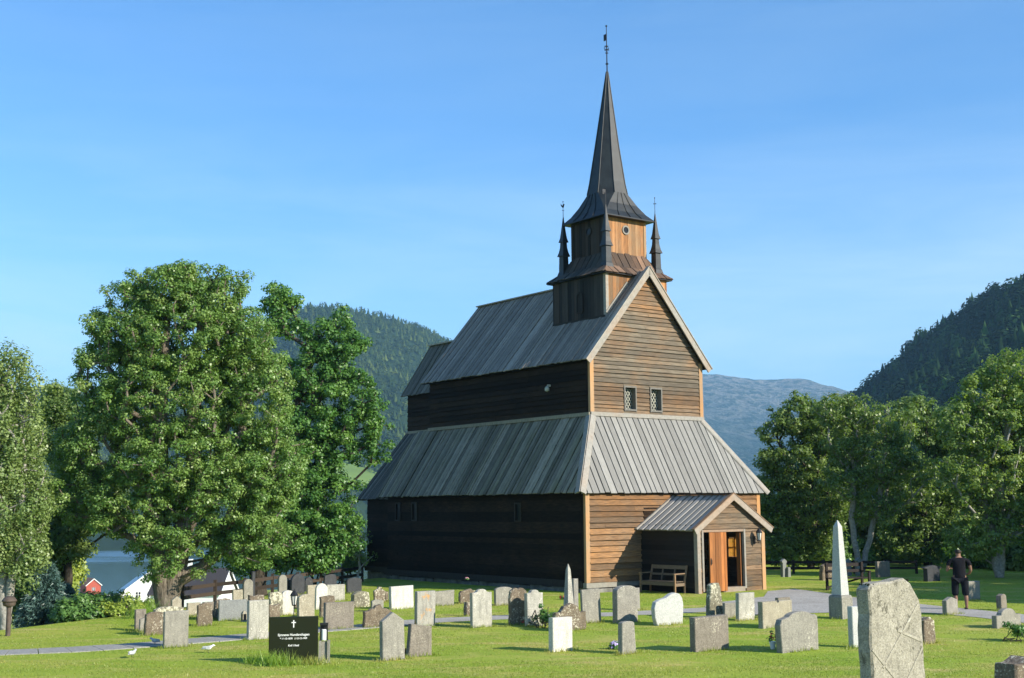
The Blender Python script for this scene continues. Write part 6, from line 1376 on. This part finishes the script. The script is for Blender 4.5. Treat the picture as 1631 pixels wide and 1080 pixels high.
def hand(cx_, cy_, cz_, sg, yaw_):
    vs = [(0, 0, 0, .022, .014), (0, .045, 0, .032, .013)]; es = [(0, 1)]
    vs_ = []; out_ = []
    mbs = []
    for k_, (x, l) in enumerate(((-.027, .062), (-.009, .072), (.009, .066), (.026, .052))):
        out_.append(([(x * .7, .05, 0, .0085), (x, .085, -.004, .0085), (x * 1.05, .085 + l * .5, -.016, .0078), (x * 1.05, .085 + l * .8, -.035, .007)], [(0, 1), (1, 2), (2, 3)]))
    out_.append(([(-sg * .02, .02, 0, .010), (-sg * .045, .045, -.008, .0095), (-sg * .052, .075, -.018, .008)], [(0, 1), (1, 2)])); out_.append((vs, es))
    for v, e in out_:
        h_ = skinned('hand', sc_(v), e, M['skin'], body, 1); h_.location = (cx_ * ks, cy_ * ks, cz_ * ks); h_.rotation_euler = (0, 0, yaw_)
        mbs.append(h_)
    # join the pieces of the hand into one mesh
    bm = bmesh.new()
    for h_ in mbs: bm.from_mesh(h_.data)
    me = bpy.data.meshes.new('hand'); bm.to_mesh(me); bm.free(); me.materials.append(M['skin']); o = bpy.data.objects.new('hand', me); col.objects.link(o); o.parent = body; o.location = mbs[0].location; o.rotation_euler = mbs[0].rotation_euler
    for h_ in mbs: bpy.data.objects.remove(h_)
hand(.17, .26, 1.03, 1, R(30)); hand(-.17, .30, 1.18, -1, R(-30))
sv_ = sc_([(0, 0, .80, .185, .145), (0, -.005, 1.10, .165, .118), (0, -.015, 1.30, .172, .118), (0, -.012, 1.44, .115, .085), (.20, -.01, 1.425, .066), (.262, -.02, 1.255, .062), (-.20, -.01, 1.425, .066), (-.262, -.02, 1.255, .062), (0, 0, 1.495, .06, .06)])
skinned('t_shirt', sv_, [(0, 1), (1, 2), (2, 3), (3, 4), (4, 5), (3, 6), (6, 7), (3, 8)], M['cloth'], per)
shv = sc_([(0, 0, .95, .165, .12), (.10, 0, .85, .112, .105), (.12, .0, .66, .100, .095), (.127, .0, .38, .094, .088), (-.10, 0, .85, .112, .105), (-.112, .03, .66, .100, .095), (-.112, .03, .38, .094, .088)])
skinned('shorts', shv, [(0, 1), (1, 2), (2, 3), (0, 4), (4, 5), (5, 6)], M['short'], per)
hv = sc_([(-.0, -.005, 1.60, .072, .070), (-.005, .0, 1.68, .079, .083), (-.01, .012, 1.735, .070, .075)]); skinned('hair', hv, [(0, 1), (1, 2)], M['hair'], per)
for sg in (-1, 1):
    x = .13 if sg > 0 else -.11; y = 0 if sg > 0 else .04
    skinned('shoe', sc_([(x, y - .04, .045, .042, .04), (x, y + .04, .04, .046, .036), (x + .008 * sg, y + .15, .03, .043, .028)]), [(0, 1), (1, 2)], M['shoe'], per)
    skinned('ear', sc_([(sg * .082 - .01, .03, 1.65, .012), (sg * .084 - .01, .03, 1.675, .013)]), [(0, 1)], M['skin'], body, 1)
# face: nose, eyes and mouth on the far, turned side
skinned('nose', sc_([(-.02, .105, 1.665, .012), (-.024, .125, 1.65, .014)]), [(0, 1)], M['skin'], body, 1)
for x in (-.05, .012):
    skinned('eye', sc_([(x, .098, 1.69, .010), (x, .102, 1.69, .009)]), [(0, 1)], M['hair'], body, 1)
skinned('mouth', sc_([(-.04, .103, 1.615, .006), (.0, .105, 1.615, .006)]), [(0, 1)], M['redp'], body, 1)

# ------------------------------------------------------------------ air
t = NT('air'); pv = t.n('VolumePrincipled'); pv.inputs['Color'].default_value = (.36, .70, 1., 1); pv.inputs['Density'].default_value = .00012; pv.inputs['Anisotropy'].default_value = 0.
t.l(pv.outputs[0], t.out.inputs['Volume']); mb = MB(); mb.box(-4600, 6200, -100, 8200, -80, 800); hz = mb.build('haze', t.m); tag(hz, 'thin blue air over the valley', 'haze', kind='stuff')

# ------------------------------------------------------------------ light
SUN = (Vector((math.cos(CA), math.sin(CA), 0)) * .349 + Vector((-math.sin(CA), math.cos(CA), 0)) * -.83 + Vector((0, 0, .435))).normalized()
sd = bpy.data.lights.new('sun', 'SUN'); sd.energy = 5.0; sd.angle = R(.53); sd.color = (1., .92, .78); so = bpy.data.objects.new('sun', sd); col.objects.link(so)
so.rotation_euler = SUN.to_track_quat('Z', 'Y').to_euler(); so.location = (30, -30, 60)
w = bpy.data.worlds.new('World'); scene.world = w; w.use_nodes = True; nt = w.node_tree; nt.nodes.clear()
sk = nt.nodes.new('ShaderNodeTexSky'); sk.sky_type = 'NISHITA'; sk.sun_disc = False; sk.sun_elevation = math.asin(SUN.z); sk.sun_rotation = math.atan2(SUN.x, SUN.y)
sk.altitude = 0; sk.air_density = 1.0; sk.dust_density = 0.; sk.ozone_density = 9.
bg = nt.nodes.new('ShaderNodeBackground'); bg.inputs[1].default_value = .15; ou = nt.nodes.new('ShaderNodeOutputWorld'); tc_ = nt.nodes.new('ShaderNodeTexCoord'); mp_ = nt.nodes.new('ShaderNodeMapping'); mp_.inputs['Scale'].default_value = (1.3, 1.3, 9.); mp_.inputs['Rotation'].default_value = (0, R(9), 0); nt.links.new(tc_.outputs['Generated'], mp_.inputs[0])
nz_ = nt.nodes.new('ShaderNodeTexNoise'); nz_.inputs['Scale'].default_value = 2.1; nz_.inputs['Detail'].default_value = 7; nz_.inputs['Roughness'].default_value = .6; nz_.inputs['Distortion'].default_value = .4; nt.links.new(mp_.outputs[0], nz_.inputs[0])
mr_ = nt.nodes.new('ShaderNodeMapRange'); mr_.inputs[1].default_value = .36; mr_.inputs[2].default_value = .80; mr_.inputs[3].default_value = 0; mr_.inputs[4].default_value = .66; nt.links.new(nz_.outputs[0], mr_.inputs[0])
sp_ = nt.nodes.new('ShaderNodeSeparateXYZ'); nt.links.new(tc_.outputs['Generated'], sp_.inputs[0]); el_ = nt.nodes.new('ShaderNodeMapRange'); nt.links.new(sp_.outputs[2], el_.inputs[0])
el_.inputs[1].default_value = .02; el_.inputs[2].default_value = .30; el_.inputs[3].default_value = 1; el_.inputs[4].default_value = .12
ml_ = nt.nodes.new('ShaderNodeMath'); ml_.operation = 'MULTIPLY'; nt.links.new(mr_.outputs[0], ml_.inputs[0]); nt.links.new(el_.outputs[0], ml_.inputs[1])
cm_ = nt.nodes.new('ShaderNodeMix'); cm_.data_type = 'RGBA'; pw_ = nt.nodes.new('ShaderNodeMath'); pw_.operation = 'POWER'; nt.links.new(el_.outputs[0], pw_.inputs[0]); pw_.inputs[1].default_value = 1.6
ad_ = nt.nodes.new('ShaderNodeMath'); ad_.operation = 'MULTIPLY_ADD'; nt.links.new(pw_.outputs[0], ad_.inputs[0]); ad_.inputs[1].default_value = .42; nt.links.new(ml_.outputs[0], ad_.inputs[2]); ad_.use_clamp = True
nt.links.new(ad_.outputs[0], cm_.inputs[0]); tn_ = nt.nodes.new('ShaderNodeMix'); tn_.data_type = 'RGBA'; tn_.blend_type = 'MULTIPLY'; tn_.inputs[0].default_value = 1; tn_.inputs[7].default_value = (.84, 1.0, .98, 1); nt.links.new(sk.outputs[0], tn_.inputs[6]); nt.links.new(tn_.outputs[2], cm_.inputs[6]); cm_.inputs[7].default_value = (4.4, 5.3, 5.5, 1); nt.links.new(cm_.outputs[2], bg.inputs[0]); nt.links.new(bg.outputs[0], ou.inputs[0])
vs_ = scene.view_settings; vs_.view_transform = 'Standard'; vs_.look = 'None'; vs_.gamma = 1; vs_.exposure = .68
scene.cycles.max_bounces = 6; scene.cycles.diffuse_bounces = 3; scene.cycles.transparent_max_bounces = 8; scene.cycles.volume_bounces = 0
scene.cycles.use_denoising = True
